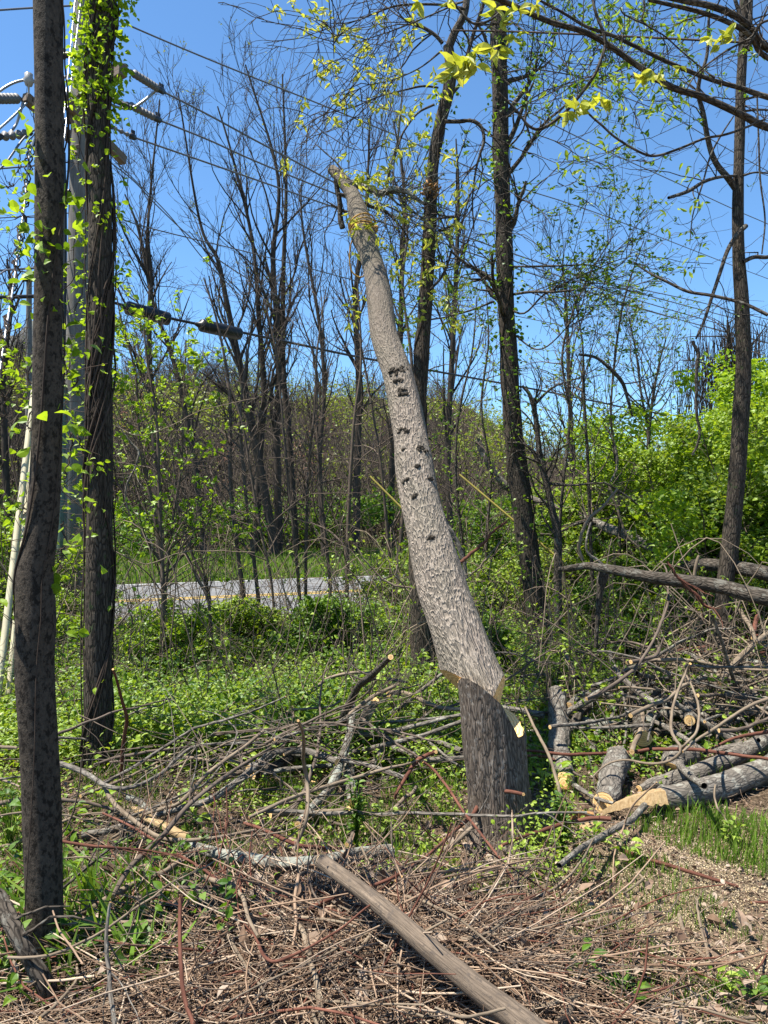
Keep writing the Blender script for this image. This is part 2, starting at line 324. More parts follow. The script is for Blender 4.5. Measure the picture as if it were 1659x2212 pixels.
def groundmat():
    m, t = new_mat('ground'); v = coords(t, (1, 1, 1), 'o'); a = noise(t, v, 1.3, 5); b = noise(t, v, 28, 8, .75); d = noise(t, v, 110, 4, .7); e = voro(t, v, 60, 'F1')
    c = ramp(t, b, [(.3, (.035, .025, .017)), (.5, (.12, .085, .055)), (.72, (.26, .19, .125))])
    c = mixc(t, ramp(t, d, [(.55, (0, 0, 0)), (.68, (1, 1, 1))]), c, (.36, .27, .18))
    g = ramp(t, b, [(.3, (.03, .05, .012)), (.7, (.11, .16, .035))])
    ob = nd(t, 'ShaderNodeTexCoord'); sp = nd(t, 'ShaderNodeSeparateXYZ'); t.links.new(ob.outputs['Object'], sp.inputs[0])
    far = ramp(t, math_(t, 'DIVIDE', sp.outputs[1], 60.), [(.09, (0, 0, 0)), (.16, (1, 1, 1))])
    mk = ramp(t, a, [(.42, (.1, .1, .1)), (.58, (.9, .9, .9))])
    c = mixc(t, mixc(t, 1., far, mk, 'MULTIPLY'), c, g)
    hill = ramp(t, math_(t, 'DIVIDE', sp.outputs[1], 100.), [(.26, (0, 0, 0)), (.34, (1, 1, 1))])
    hc = ramp(t, noise(t, v, .5, 8, .8), [(.3, (.04, .036, .02)), (.5, (.095, .085, .045)), (.7, (.11, .135, .05))])
    c = mixc(t, hill, c, hc)
    bare = math_(t, 'MULTIPLY', ramp(t, math_(t, 'ADD', sp.outputs[0], math_(t, 'MULTIPLY', a, .8)), [(.55, (0, 0, 0)), (.95, (1, 1, 1))]), ramp(t, math_(t, 'DIVIDE', sp.outputs[1], 10.), [(.36, (1, 1, 1)), (.42, (0, 0, 0))]))
    c = mixc(t, bare, c, ramp(t, b, [(.3, (.13, .095, .06)), (.5, (.26, .195, .13)), (.7, (.40, .31, .21))]))
    finish(t, c, .95, math_(t, 'ADD', b, math_(t, 'MULTIPLY', e, .4)), .03, .1); return m
M['ground'] = groundmat()
def asphalt():
    m, t = new_mat('asphalt'); v = coords(t, (1, 1, 1), 'o'); a = noise(t, v, .6, 5); b = noise(t, v, 90, 4, .8); e = voro(t, coords(t, (.35, .6, 1), 'o'), .9)
    c = ramp(t, b, [(.35, (.16, .16, .158)), (.65, (.27, .268, .26))]); c = mixc(t, ramp(t, a, [(.4, (0, 0, 0)), (.6, (.5, .5, .5))]), c, (.15, .15, .155))
    c = mixc(t, ramp(t, e, [(0, (.8, .8, .8)), (.012, (0, 0, 0))]), c, (.06, .06, .06)); finish(t, c, .9, b, .004, .2); return m
M['asphalt'] = asphalt(); M['paint_y'] = plain('paint_y', (.62, .40, .06), .8, var=.3, sc=40); M['paint_w'] = plain('paint_w', (.5, .5, .48), .8, var=.3, sc=40)
m, t = new_mat('far_wood'); v = coords(t, (1, 1, 1), 'o'); b = noise(t, v, .03, 8, .8)
finish(t, ramp(t, b, [(.3, (.09, .10, .11)), (.5, (.15, .15, .14)), (.7, (.19, .21, .15))]), .95, b, 4., .05); M['far_wood'] = m
# ================================================================ SETTING
def terrain():
    def axis(lo, hi, d0, c0, growth=1.05):
        a = [c0]; d = d0
        while a[-1] < hi: a.append(a[-1] + d); d = d if abs(a[-1] - c0) < 9 else d * growth
        b = [c0]; d = d0
        while b[-1] > lo: b.append(b[-1] - d); d = d if abs(b[-1] - c0) < 7 else d * growth
        return np.array(sorted(set(b + a)))
    xs = axis(-700, 700, .09, 0); ys = axis(-30, 1400, .09, 4)
    X, Y = np.meshgrid(xs, ys); Z = G(X, Y); nx, ny = len(xs), len(ys)
    V = np.stack([X, Y, Z], -1).reshape(-1, 3)
    i = np.arange(ny - 1)[:, None]; j = np.arange(nx - 1)[None]
    f = np.stack([i * nx + j, i * nx + j + 1, (i + 1) * nx + j + 1, (i + 1) * nx + j], -1).reshape(-1, 4)
    mb = MB(); mb.add(V, f); tag(mb.build('ground', M['ground']), 'brown woodland soil with litter rising to a wooded hill', kind='structure')
terrain()
def strip(name, d0, d1, z, mat, a0=-120, a1=160, n=140):
    a = np.linspace(a0, a1, n); mb = MB(); w = np.array([d0, (d0 + d1) / 2, d1]) if d1 - d0 > 1 else np.array([d0, d1]); V = []
    for q in a:
        for k in w:
            p = RC + RD * q + RN * k; V.append((p[0], p[1], 0))
    V = np.array(V); zz = .25 * sstep(3.6, 9, np.array([0.])) ; V[:, 2] = z
    m = len(w); f = []
    for i in range(n - 1):
        for j in range(m - 1): f.append([i * m + j, (i + 1) * m + j, (i + 1) * m + j + 1, i * m + j + 1])
    mb.add(V, np.array(f)[:, ::-1]); return mb.build(name, mat)
tag(strip('road', NEAR_E, FAR_E, .03, M['asphalt']), kind='structure')
for d in (-.17, .07): tag(strip('road_marking', d, d + .1, .036, M['paint_y']), kind='structure')
tag(strip('road_marking', FAR_E - .3, FAR_E - .2, .036, M['paint_w']), kind='structure')
def mountain():
    xs = np.linspace(-900, 150, 160); ys = np.linspace(520, 1000, 60); X, Y = np.meshgrid(xs, ys)
    rid = 205 * np.exp(-((X + 480) / 330) ** 2) * (1 + .07 * np.sin(X * .03) + .04 * np.sin(X * .09 + 1) + .02 * np.sin(X * .21))
    Z = rid * np.exp(-((Y - 760) / 130) ** 2) * (1 + .06 * np.sin(X * .05 + Y * .04)) - 5
    nx = len(xs); i = np.arange(59)[:, None]; j = np.arange(nx - 1)[None]
    f = np.stack([i * nx + j, i * nx + j + 1, (i + 1) * nx + j + 1, (i + 1) * nx + j], -1).reshape(-1, 4)
    mb = MB(); mb.add(np.stack([X, Y, Z], -1).reshape(-1, 3), f); tag(mb.build('far_hill', M['far_wood']), kind='structure')
mountain()
# ================================================================ TREE HELPERS
def trunk_path(c, pts, Y, wpx, m=40):
    """pts in crop pixels, Y distance(s), wpx widths in crop pixels -> smooth centreline and radii"""
    k = len(pts); Ys = np.interp(np.linspace(0, 1, k), np.linspace(0, 1, len(Y)), Y) if np.ndim(Y) else np.full(k, float(Y))
    W = np.interp(np.linspace(0, 1, k), np.linspace(0, 1, len(wpx)), wpx) if np.ndim(wpx) else np.full(k, float(wpx))
    rows = []
    for (x, y), yy, w in zip(pts, Ys, W):
        a, b = cc(c, x, y); rows.append(np.r_[P(a, b, yy), w * C[c][0] / 2 / F * yy])
    r = smooth(np.array(rows), m); return r[:, :3], np.maximum(r[:, 3], .0015)
def rough_fn(seed, amp=.05):
    q = np.random.default_rng(seed); a = q.uniform(0, 6, 9); k = q.integers(2, 7, 9); w = q.uniform(1.5, 12, 9)
    return lambda th, S: 1 + amp * sum(np.sin(k[i] * th + w[i] * S + a[i]) / (1 + .25 * k[i]) for i in range(9)) / 2.2
def base_loc(p): return np.array([p[0], p[1], float(G(p[0], p[1]))])
def make_tree(label, cat, trunk, mat, group=None, name='tree', levels=None, leaf=None, extra=None, seed=1, amp=.045, sides=20, twigmat=None, leafpts=None, trunk_name='trunk', leaf_t0=.35):
    """trunk: (pts, rad); extra: list of (pts, rad) limbs drawn as in the photo; levels: list of grow kwargs; leaf: (mat, per_twig, size, kw)"""
    global rng
    keep = rng; rng = np.random.default_rng(seed * 77 + 5)
    Pt, Rd = trunk; loc = base_loc(Pt[0]); t = thing(name, loc, label, cat, group); loc = np.array(t.location)
    mb = MB(); mb.tubes(Pt, Rd, sides, fn=rough_fn(seed, amp)); mb.build(trunk_name, mat, t, loc)
    lim = [(Pt, Rd)]; bm = MB(); nb = 0
    for e in (extra or []):
        bm.tubes(e[0], e[1], 8, fn=rough_fn(seed + nb, .05)); lim.append(e); nb += 1
    last = None
    if levels:
        for li, kw in enumerate(levels):
            kw = dict(kw); src = kw.pop('src', None); sd_ = kw.pop('sides', 4)
            if li == 0:
                outs = []
                for q, (a, b) in enumerate(lim):
                    if src == 'extra' and q == 0: continue
                    if src == 'trunk' and q > 0: continue
                    kk = dict(kw)
                    if q > 0: kk['t0'] = .25; kk['t1'] = 1.; kk['k'] = max(1, int(kw['k'] * kk.pop('ek', .5)))
                    else: kk.pop('ek', None)
                    outs.append(grow(a[None], b[None], **kk))
                cur = (np.concatenate([o[0] for o in outs]), np.concatenate([o[1] for o in outs]))
            else: cur = grow(cur[0], cur[1], **kw)
            bm.tubes(cur[0], cur[1], sd_); nb += 1
            if li >= len(levels) - 2: last = cur if last is None or li == len(levels) - 1 else last
    if nb: bm.build('branches', twigmat or mat, t, loc)
    if leaf and (last is not None or leafpts is not None):
        lm, per, size, kw = leaf; kw = dict(kw); L = MB()
        if last is not None:
            frac = kw.pop('frac', 1.); sel = rng.random(len(last[0])) < frac
            p, d = along(last[0][sel], kw.pop('nodes', 2), leaf_t0)
            p = np.repeat(p, per, 0) + rng.normal(size=(len(p) * per, 3)) * size * .25
            L.leaves(p, size * rng.uniform(.6, 1.2, len(p)), **kw)
        if L.n: L.build('foliage', lm, t, loc)
    rng = keep
    return t
# ================================================================ FELLED TREE: leaning trunk, stump
def lean_Y(py): return 6.482 / (1.432 - (CY - py) / F)
cl = [(716, 366, 18), (730, 378, 22), (745, 396, 26), (759, 415, 27), (768, 440, 33), (776, 465, 38), (783, 490, 42), (786, 512, 49), (794, 536, 41), (803, 565, 41), (812, 598, 45), (822, 665, 52),
      (832, 731, 54), (856, 801, 64), (873, 868, 70), (885, 934, 76), (894, 1001, 83), (905, 1067, 84), (920, 1134, 90), (936, 1200, 101), (954, 1267, 110), (977, 1333, 112), (1000, 1400, 119), (1019, 1452, 128)][::-1]
rows = np.array([np.r_[P(x, y, lean_Y(y)), w / 2 / F * lean_Y(y) * (.985 + .13 * float(1 - sstep(560, 950, np.array(y))))] for x, y, w in cl]); rows = smooth(rows, 220)
LP, LR = rows[:, :3], rows[:, 3]
t = thing('felled_tree', (LP[0, 0], LP[0, 1], 0), 'thick grey felled tree trunk leaning away, propped on its sawn stump', 'tree trunk')
TL = np.array(t.location)
mb = MB()
# butt: notched end - ring points are pushed along the axis depending on the sideways coordinate
ax = unit(LP[3] - LP[0]); Ux = unit(np.cross([0, 1, 0], ax)); Ux = Ux if Ux[0] > 0 else -Ux; Vx = np.cross(ax, Ux); Vx = Vx if Vx[1] < 0 else -Vx   # Vx towards the camera
def butt_off(u, v): return np.where(u < .3, (.3 - u) * .215, (u - .3) * .19) - .215 + .0 * v
def trunk_fn(th, S):
    f = rough_fn(3, .04)(th, S); return f * (1 + .012 * np.sin(9 * th + 3 * np.sin(S * 4)))
mb.tubes(LP, LR, 72, fn=trunk_fn, off=0.)
Vt = mb.V[-1].reshape(220, 72, 3); 
for i in range(14):
    d = Vt[i] - LP[i]; u = d @ Ux / LR[0]; v = d @ Vx / LR[0]; Vt[i] += ax * (butt_off(u, v) * (1 - i / 14))[:, None]
mb.V[-1] = Vt.reshape(-1, 3)
ring0 = Vt[0].copy(); mb.build('bark', M['trunk'], t, TL)
cf = MB(); d0 = ring0 - LP[0]; u0 = d0 @ Ux; v0 = d0 @ Vx; W = []; Bc = []
for q in np.linspace(1, 0, 12):
    u = u0 * q; v = v0 * q; o = butt_off(u / LR[0], v / LR[0]) - .001; W.append(LP[0] + u[:, None] * Ux + v[:, None] * Vx + o[:, None] * ax); Bc.append(np.stack([u, v, o * 0], -1))
i = np.arange(11)[:, None]; j = np.arange(72)[None]; j2 = (j + 1) % 72
cf.add(np.array(W), np.stack([i * 72 + j, i * 72 + j2, (i + 1) * 72 + j2, (i + 1) * 72 + j], -1).reshape(-1, 4), 0, False, np.array(Bc)); cf.build('cut_face', M['cut'], t, TL)
mb = MB(); mb.tubes(LP[-1:] + np.array([[0, 0, 0]]) if False else np.stack([LP[-1], LP[-1] + unit(LP[-1] - LP[-3]) * .004]), np.array([LR[-1] * 1.0, LR[-1] * .9]), 20, cap=0); mb.build('broken_tip', M['bark_lichen'], t, TL)
def limb(c, pts, Y, w, name, mat, par, loc, label=None, m=24, sides=12, twigs=None, cap=None):
    p, r = trunk_path(c, pts, Y, w, m); b = MB(); b.tubes(p, r, sides, fn=rough_fn(abs(int(pts[0][0])), .07), cap=cap)
    if twigs:
        a = grow(p[None], r[None], **twigs); b.tubes(a[0], a[1], 4); a2 = grow(a[0], a[1], 3, .35, n=5, wig=.2, rr=.6); b.tubes(a2[0], a2[1], 3)
    o = b.build(name, [mat, M['cut']], par, loc); 
    if label: o['label'] = label
    return o
limb(2, [(640, 1190), (700, 1210), (760, 1228), (820, 1262), (870, 1235), (930, 1232), (990, 1245), (1050, 1285), (1110, 1330)], (6.5, 6.1), (50, 46, 42, 46, 36, 26, 18), 'side_limb', M['bark_lichen'], t, TL, 'pale curved limb snapped sideways near the top', twigs=dict(k=14, L=1.0, ang=(30, 70), up=.03, wig=.2, rr=.4))
limb(2, [(530, 1170), (540, 1230), (555, 1300), (560, 1380), (565, 1440), (578, 1482)], 6.5, (28, 34, 32, 38, 40), 'hanging_stub', M['bark_dark'], t, TL, 'dark broken stub hanging down from the tip', cap=0)
limb(2, [(640, 1290), (590, 1270), (560, 1262), (545, 1258)], 6.45, (24, 20, 14), 'short_stub', M['bark_dark'], t, TL, cap=0)
limb(2, [(600, 1380), (540, 1350), (500, 1325), (470, 1310)], 6.5, (24, 16, 10, 5), 'dead_twig', M['bark_dark'], t, TL, twigs=dict(k=4, L=.5, ang=(30, 60), up=-.1, wig=.2, rr=.5))
limb(2, [(580, 1110), (520, 1040), (470, 1000), (410, 945)], 6.5, (14, 10, 7, 4), 'dead_twig', M['bark_grey'], t, TL, twigs=dict(k=5, L=.5, ang=(30, 60), up=.1, wig=.2, rr=.5))
limb(2, [(540, 1350), (510, 1430), (465, 1500), (460, 1560), (475, 1640), (473, 1780)], 6.5, (10, 8, 6, 6, 4), 'dead_twig', M['bark_dark'], t, TL)
limb(2, [(700, 1320), (780, 1350), (850, 1370), (960, 1480), (1010, 1560)], (6.4, 7.2), (26, 22, 18, 12, 7), 'side_limb', M['bark_dark'], t, TL, 'dark thin limb behind the upper trunk', twigs=dict(k=12, L=.9, ang=(30, 70), up=.05, wig=.2, rr=.4))
def fungus(px, py, w, h, k):
    Yt = lean_Y(py); i = int(np.argmin(np.abs(LP[:, 1] - Yt))); b = MB()
    for _ in range(k):
        x = px + rng.uniform(-w, w) / 2; y = py + rng.uniform(-h, h) / 2; c0 = P(x, y, Yt); off = c0 - LP[i]; off = off - (off @ ax) * ax; side = off @ Ux; R = LR[i] * 1.0
        q = LP[i] + Ux * side + Vx * math.sqrt(max(R * R - side * side, 0)) + ax * ((c0 - LP[i]) @ ax); s_ = rng.uniform(.007, .016)
        d = unit(Vx * .8 + np.array([0, 0, .3]) + rng.normal(size=3) * .3); n = 6
        pts = np.stack([q + d * s_ * e for e in (-.6, 0, .35, .6, .75)]) + rng.normal(size=(5, 3)) * .002
        b.tubes(pts, s_ * np.array([.7, .9, .8, .55, .15]), n, fn=rough_fn(abs(int(x * 7 + y)), .5))
    o = b.build('fungus_cluster', M['fungus'], t, TL); return o
for a in [(866, 824, 36, 26, 34), (866, 845, 18, 8, 10), (876, 870, 22, 18, 22), (869, 950, 10, 8, 7), (885, 953, 9, 12, 7), (918, 992, 20, 16, 14), (908, 1029, 9, 6, 5), (882, 1055, 13, 10, 7), (935, 1052, 8, 12, 6), (901, 1094, 10, 8, 7), (936, 1186, 17, 12, 11), (878, 992, 6, 4, 3)]: fungus(*a)
# rope
i0 = int(np.argmin(np.abs(LP[:, 1] - lean_Y(497)))); rp = MB()
for k in range(4):
    th = np.linspace(0, 2 * np.pi, 40); c0 = LP[i0 - 1 + k]; axl = unit(LP[i0 + 4] - LP[i0 - 4]); u_ = unit(np.cross([0, 1, 0], axl)); v_ = np.cross(axl, u_); r_ = LR[i0] * 1.06 + .004 * k
    rp.tubes(c0 + r_ * (np.cos(th)[:, None] * u_ + np.sin(th)[:, None] * v_) + axl * (.014 * k - .02 + .014 * np.sin(th * 2 + k))[:, None], np.full(40, .0062), 6)
for k in range(3):
    q, _ = trunk_path(2, [(760 + 8 * k, 1490), (790 + 6 * k, 1470), (798, 1490 + 8 * k), (775, 1510 + 5 * k), (785, 1545), (790, 1560 - 4 * k)], 6.05, 8); rp.tubes(q, np.full(len(q), .0075), 6)
q, _ = trunk_path(2, [(655, 1520), (630, 1590), (622, 1660), (625, 1720), (640, 1770), (680, 1800), (715, 1790), (712, 1720), (700, 1650)], 6.3, 8, 40); rp.tubes(q, np.full(len(q), .0065), 6)
tag(rp.build('rope', M['rope']), 'orange rope knotted round the upper part of the leaning trunk', 'rope')
# stump
SC = P(1082, 1806, 3.8); SC[2] = float(G(SC[0], SC[1]))
t = thing('tree_stump', SC, 'thick sawn stump with slanting notched top carrying the leaning trunk', 'stump'); SL = np.array(t.location)
prof = [(1815, 1012, 1158), (1762, 1014, 1151), (1700, 1010, 1142), (1640, 1004, 1136), (1576, 998, 1129), (1520, 993, 1124), (1461, 988, 1119)]
zz = np.array([EYE + (CY - y) / F * 3.8 for y, _, _ in prof]); xc = np.array([((a + b) / 2 - CX) / F * 3.8 for _, a, b in prof]); rr_ = np.array([(b - a) / 2 / F * 3.8 for _, a, b in prof])
zz[0] = min(zz[0], SL[2] - .05)
def stump_top(u, v):
    yy = np.interp(u, [-1, -.93, -.7, -.3, .25, .72, 1], [1466, 1458, 1462, 1482, 1519, 1588, 1640])
    z1 = EYE + (CY - yy) / F * 3.68 - (v + 1) * .045
    fl = EYE + (CY - 1586) / F * 3.70 - .02 + (v + .6) * .055 + (1 - u) * .03
    return np.maximum(z1, fl)
NS, NR = 96, 60; th = np.arange(NS) * 2 * np.pi / NS; V = np.zeros((NR, NS, 3)); B = np.zeros((NR, NS, 3)); fnn = rough_fn(11, .03)
topz = None
for k in range(NS):
    c_, s_ = math.cos(th[k]), math.sin(th[k]); zt = float(stump_top(c_, s_))
    for j in range(NR):
        z = zz[0] + (zt - zz[0]) * j / (NR - 1); r = np.interp(z, zz, rr_); x0 = np.interp(z, zz, xc)
        fl = 1 + .30 * math.exp(-(z - SL[2]) / .07) * (1 + .5 * math.sin(5 * th[k] + 1)) * .6
        r = r * fl * float(fnn(th[k], z * 1.5)) * (1 + .018 * math.sin(17 * th[k] + 2 * math.sin(z * 9)))
        V[j, k] = (x0 + r * c_, 3.8 + r * s_, z); B[j, k] = (r * c_, r * s_, z)
i = np.arange(NR - 1)[:, None]; j = np.arange(NS)[None]; j2 = (j + 1) % NS
mb = MB(); mb.add(V, np.stack([i * NS + j, i * NS + j2, (i + 1) * NS + j2, (i + 1) * NS + j], -1).reshape(-1, 4), 0, True, B)
M['stump'] = bark('stump_bark', (.055, .042, .033), (.27, .215, .17), 75, .16, .005, (.3, .26, .22), .25)
mb.build('bark', M['stump'], t, SL)
cf = MB(); W = []; Bc = []
for q in np.linspace(1, 0, 26):
    u = np.cos(th) * q; v = np.sin(th) * q; xy = V[-1, :, :2] * q + np.array([np.interp(.7, zz, xc), 3.8]) * (1 - q); z = stump_top(u, v) - (0.0 if q == 1 else .0015) + (rng.normal(size=NS) * .0012 if q < 1 else 0)
    W.append(np.c_[xy, z]); Bc.append(np.c_[u * .155, v * .155, z * 0])
i = np.arange(25)[:, None]; cf.add(np.array(W), np.stack([i * NS + j, i * NS + j2, (i + 1) * NS + j2, (i + 1) * NS + j], -1).reshape(-1, 4), 0, False, np.array(Bc)); cf.build('cut_face', M['cut'], t, SL)
sp_ = MB()
for k in range(26):
    px = 1074 + rng.uniform(0, 24); a = P(px, 1530 + (px - 1074) * 2.3 + rng.uniform(-4, 8), 3.68 + rng.uniform(0, .05)); hgt = rng.uniform(.02, .07) * (1.3 - (px - 1074) / 30)
    b_ = a + np.array([-.01 + rng.normal() * .004, 0, hgt]); sp_.tubes(np.stack([a - [0, 0, .03], a, (a + b_) / 2, b_]), np.array([.006, .006, .004, .0008]), 4)
sp_.build('splinters', M['splinter'], t, SL)
# ================================================================ STANDING TREES
def climb(Pt, Rd, n, size, band=(0, 1), hang=.04, mat='leaf_lime', sides='all', seed=0, per=4):
    """leaf sprays clinging to a trunk"""
    q = np.random.default_rng(seed + 99); t = q.uniform(*band, n) * (len(Pt) - 1); i = np.clip(t.astype(int), 0, len(Pt) - 2)
    th = q.uniform(0, 2 * np.pi, n); r = Rd[i] + np.abs(q.normal(size=n)) * hang + .01
    p = Pt[i] + np.c_[r * np.cos(th), r * np.sin(th), np.zeros(n)]; p = np.repeat(p, per, 0) + q.normal(size=(n * per, 3)) * size * .7
    return p
def vine_stems(Pt, Rd, k, seed, r=.006, turns=(1, 5), band=(0, 1)):
    q = np.random.default_rng(seed); m = 80; out = MB()
    for _ in range(k):
        a, b = sorted(q.uniform(*band, 2)); 
        if b - a < .3: a, b = band
        t = np.linspace(a, b, m) * (len(Pt) - 1.001); i = t.astype(int); fr = (t - i)[:, None]; c0 = Pt[i] * (1 - fr) + Pt[i + 1] * fr; R = Rd[i]
        th = q.uniform(0, 6.28) + q.choice([-1, 1]) * np.linspace(0, q.uniform(*turns) * 2 * np.pi * (b - a), m) + .3 * np.sin(np.linspace(0, q.uniform(5, 20), m)); rr = R * 1.03 + r * .8 + .012 * np.maximum(0, np.sin(np.linspace(0, q.uniform(5, 14), m) + q.uniform(0, 6)))
        out.tubes(c0 + np.c_[rr * np.cos(th), rr * np.sin(th), 0 * th], np.full(m, r * q.uniform(.5, 1.2)), 5)
    return out
def vine(label, Pt, Rd, k, seed, leafsz, nleaf, bands, r=.006, turns=(1, 5), lm='leaf_lime', hang=.04, per=4, lat=None, up=.35):
    loc = base_loc(Pt[0]); v = thing('climbing_vine', loc, label, 'vine'); loc = np.array(v.location); o = vine_stems(Pt, Rd, k, seed, r, turns); o.build('stem', M['vine'], v, loc)
    L = MB()
    for (a, b, wgt) in bands: 
        p = climb(Pt, Rd, int(nleaf * wgt), leafsz, (a, b), hang, seed=seed + int(a * 100), per=per); L.leaves(p, leafsz * rng.uniform(.6, 1.25, len(p)), w=.75, droop=.25, up=up)
    L.build('foliage', M[lm], v, loc); return v
# near left tree
A = trunk_path(0, [(100, 2230), (97, 2130), (97, 1960), (92, 1800), (83, 1600), (75, 1440), (78, 1330), (76, 1240), (92, 1130), (100, 950), (104, 700), (107, 400), (104, 0), (104, -500)], 2.5, (86, 78, 76, 80, 78, 82, 80, 68, 62, 60, 58, 60, 62), 160)
i_ = np.searchsorted(-A[0][:, 2], 0); A[0][:2, 2] -= .05
make_tree('dark mottled straight trunk nearest the camera at the left edge', 'tree', A, M['bark_mottle'], seed=2, sides=40, amp=.035, name='tree')
vine('vine with large lime leaves twining up the leftmost dark trunk', *A, 3, 5, .042, 20, [(.33, .37, .25), (.44, .50, .3), (.54, .62, .7), (.62, .68, .9), (.68, .76, .2)], r=.0035, turns=(1, 2.5), hang=.035, per=3)
Bt = trunk_path(0, [(214, 1668), (212, 1560), (212, 1400), (214, 1200), (216, 1000), (216, 800), (217, 600), (216, 450), (212, 300), (214, 120), (222, 0), (228, -500)], 4.65, (66, 58, 56, 55, 52, 50, 50, 46, 44, 52, 56), 160)
make_tree('dark furrowed trunk wrapped in twining vines, second from left', 'tree', Bt, M['bark_ash'], seed=4, sides=36, amp=.035)
vine('dense lime leaved vine wound thickly round the second trunk from left', *Bt, 16, 8, .037, 170, [(.66, .86, 2.3), (.5, .66, .25), (.3, .5, .2), (.1, .3, .1)], r=.007, turns=(.5, 4), hang=.06, per=4)
# loose hanging leafy vines between the two left trunks
def loose_vine(label, c, lines, Y, leafsz, per, lm='leaf_lime', r=.003, nodes=22, spread=.05):
    ps = [trunk_path(c, l, Y, 3, 30)[0] for l in lines]; loc = base_loc(ps[0][0]); v = thing('hanging_vine', loc, label, 'vine'); loc = np.array(v.location)
    L = MB()
    for p in ps:
        b = MB(); p = p + np.cumsum(rng.normal(size=p.shape) * .006, 0); b.tubes(p, np.full(len(p), r), 5); q, _ = along(p[None], nodes, 0); q = np.repeat(q, per, 0) + rng.normal(size=(len(q) * per, 3)) * spread; L.leaves(q, leafsz * rng.uniform(.6, 1.2, len(q)), w=.75, droop=.2, up=.35)
        g, gr = grow(p[None], np.full((1, len(p)), r), 8, .25, n=5, wig=.2, rr=.7); b.tubes(g, gr, 3); b.build('stem', M['vine'], v, loc)
    L.build('foliage', M[lm], v, loc)
loose_vine('leafy lime vine hanging in front of the utility pole', 1, [[(580, 520), (470, 700), (520, 900), (510, 1080), (560, 1260), (500, 1450), (470, 1620), (500, 1800), (430, 1950), (450, 2150)], [(590, 650), (540, 900), (600, 1200), (560, 1500), (580, 1800), (520, 2050)]], 4.9, .045, 2, nodes=9)
loose_vine('leafy lime vine trailing right of the second trunk', 1, [[(740, 1280), (760, 1450), (740, 1600), (790, 1680), (770, 1850), (880, 1860)], [(740, 1850), (850, 1950), (950, 2030), (820, 2080), (720, 2150)]], 5.0, .045, 2, nodes=10)
loose_vine('lime vine dangling left of the nearest trunk against sky', 1, [[(205, 650), (210, 850), (170, 960), (130, 1020), (175, 1100), (150, 1150)], [(210, 700), (200, 1000), (185, 1250), (0, 1320)], [(60, 1180), (90, 1220)]], 4.2, .042, 2, nodes=8)
loose_vine('lime vine leaves along the nearest trunk lower left', 4, [[(205, 150), (165, 260), (200, 420), (150, 520), (170, 640)], [(20, 560), (40, 500), (60, 330)], [(150, 1090), (200, 1150), (140, 1280), (130, 1400)]], 3.4, .04, 2, nodes=11)
loose_vine('big lime leaves on a vine between the left trunks', 4, [[(400, 900), (430, 800), (450, 700), (520, 690), (560, 780)], [(400, 60), (430, 150), (480, 200), (440, 250)], [(420, 1180), (430, 1460), (370, 1550)], [(180, 1800), (260, 1830), (350, 1880)]], 2.9, .05, 2, nodes=7)
# centre tree with crook and cut stub
T3p = [(918, 1500), (912, 1350), (905, 1200), (905, 1020), (904, 880), (912, 760), (920, 640), (926, 540), (930, 470), (932, 410), (936, 350), (950, 270), (968, 200), (974, 150), (968, 100)]
T3 = trunk_path(0, T3p, 6.8, (58, 50, 44, 40, 34, 32, 30, 30, 27, 26, 25, 26, 25, 24, 22), 160)
ex = [trunk_path(2, [(1255, 330), (1300, 220), (1350, 130), (1375, 60), (1390, -80), (1420, -400)], 6.8, (48, 50, 46, 44, 40), 30),
      trunk_path(2, [(1225, 280), (1180, 230), (1120, 190), (1060, 160), (1020, 138)], 6.8, (26, 24, 22, 20), 16),
      trunk_path(2, [(1290, 610), (1350, 520), (1390, 350), (1440, 180), (1500, 0), (1540, -200)], 6.9, (22, 26, 22, 18), 30),
      trunk_path(2, [(1240, 790), (1330, 790), (1420, 785), (1480, 830), (1495, 920), (1470, 1000), (1440, 1120), (1420, 1300), (1430, 1500)], 6.7, (26, 26, 24, 20, 16, 12, 9), 30),
      trunk_path(2, [(1195, 570), (1100, 560), (1000, 580), (800, 632), (650, 695), (450, 745), (300, 850)], (6.8, 5.8), (14, 14, 10, 8, 6, 4), 30),
      trunk_path(2, [(1370, 60), (1200, 30), (950, 35), (800, 80), (680, 130), (540, 155), (400, 130)], (6.7, 5.6), (18, 16, 13, 9, 6, 4), 30),
      trunk_path(2, [(1170, 680), (1060, 740), (960, 880), (915, 1020), (905, 1180), (875, 1300), (800, 1450)], (6.8, 6.4), (16, 14, 11, 9, 6, 4), 30),
      trunk_path(2, [(1330, 20), (1100, 120), (900, 200), (700, 270), (560, 380), (470, 450)], (6.6, 5.5), (12, 9, 7, 5, 3), 30),
      trunk_path(2, [(1220, 330), (1080, 440), (900, 520), (720, 560), (560, 650)], (6.7, 5.7), (14, 9, 7, 5, 3), 30),
      trunk_path(2, [(1200, 1500), (1270, 1480), (1320, 1440), (1310, 1410), (1220, 1415)], 6.7, (22, 24, 22, 18), 20),
      trunk_path(2, [(1150, 1880), (1220, 1800), (1260, 1710), (1285, 1630)], 6.7, (16, 18, 16, 14), 16),
      trunk_path(2, [(520, 380), (518, 300), (515, 230), (495, 180), (460, 150)], 5.7, (5, 7, 8, 9), 14)]
ct = make_tree('dark crooked trunk behind the leaning one, with a sawn stub and drooping bare twigs', 'tree', T3, M['bark_ash'], seed=6, sides=28, extra=ex, twigmat=M['bark_dark'],
    levels=[dict(src='extra', k=12, ek=1., L=1.25, ang=(20, 65), up=-.07, wig=.16, rr=.5, n=9, rmin=.0042), dict(k=3.2, L=.6, ang=(25, 60), up=-.06, wig=.18, rr=.6, n=7, rmin=.0028)])
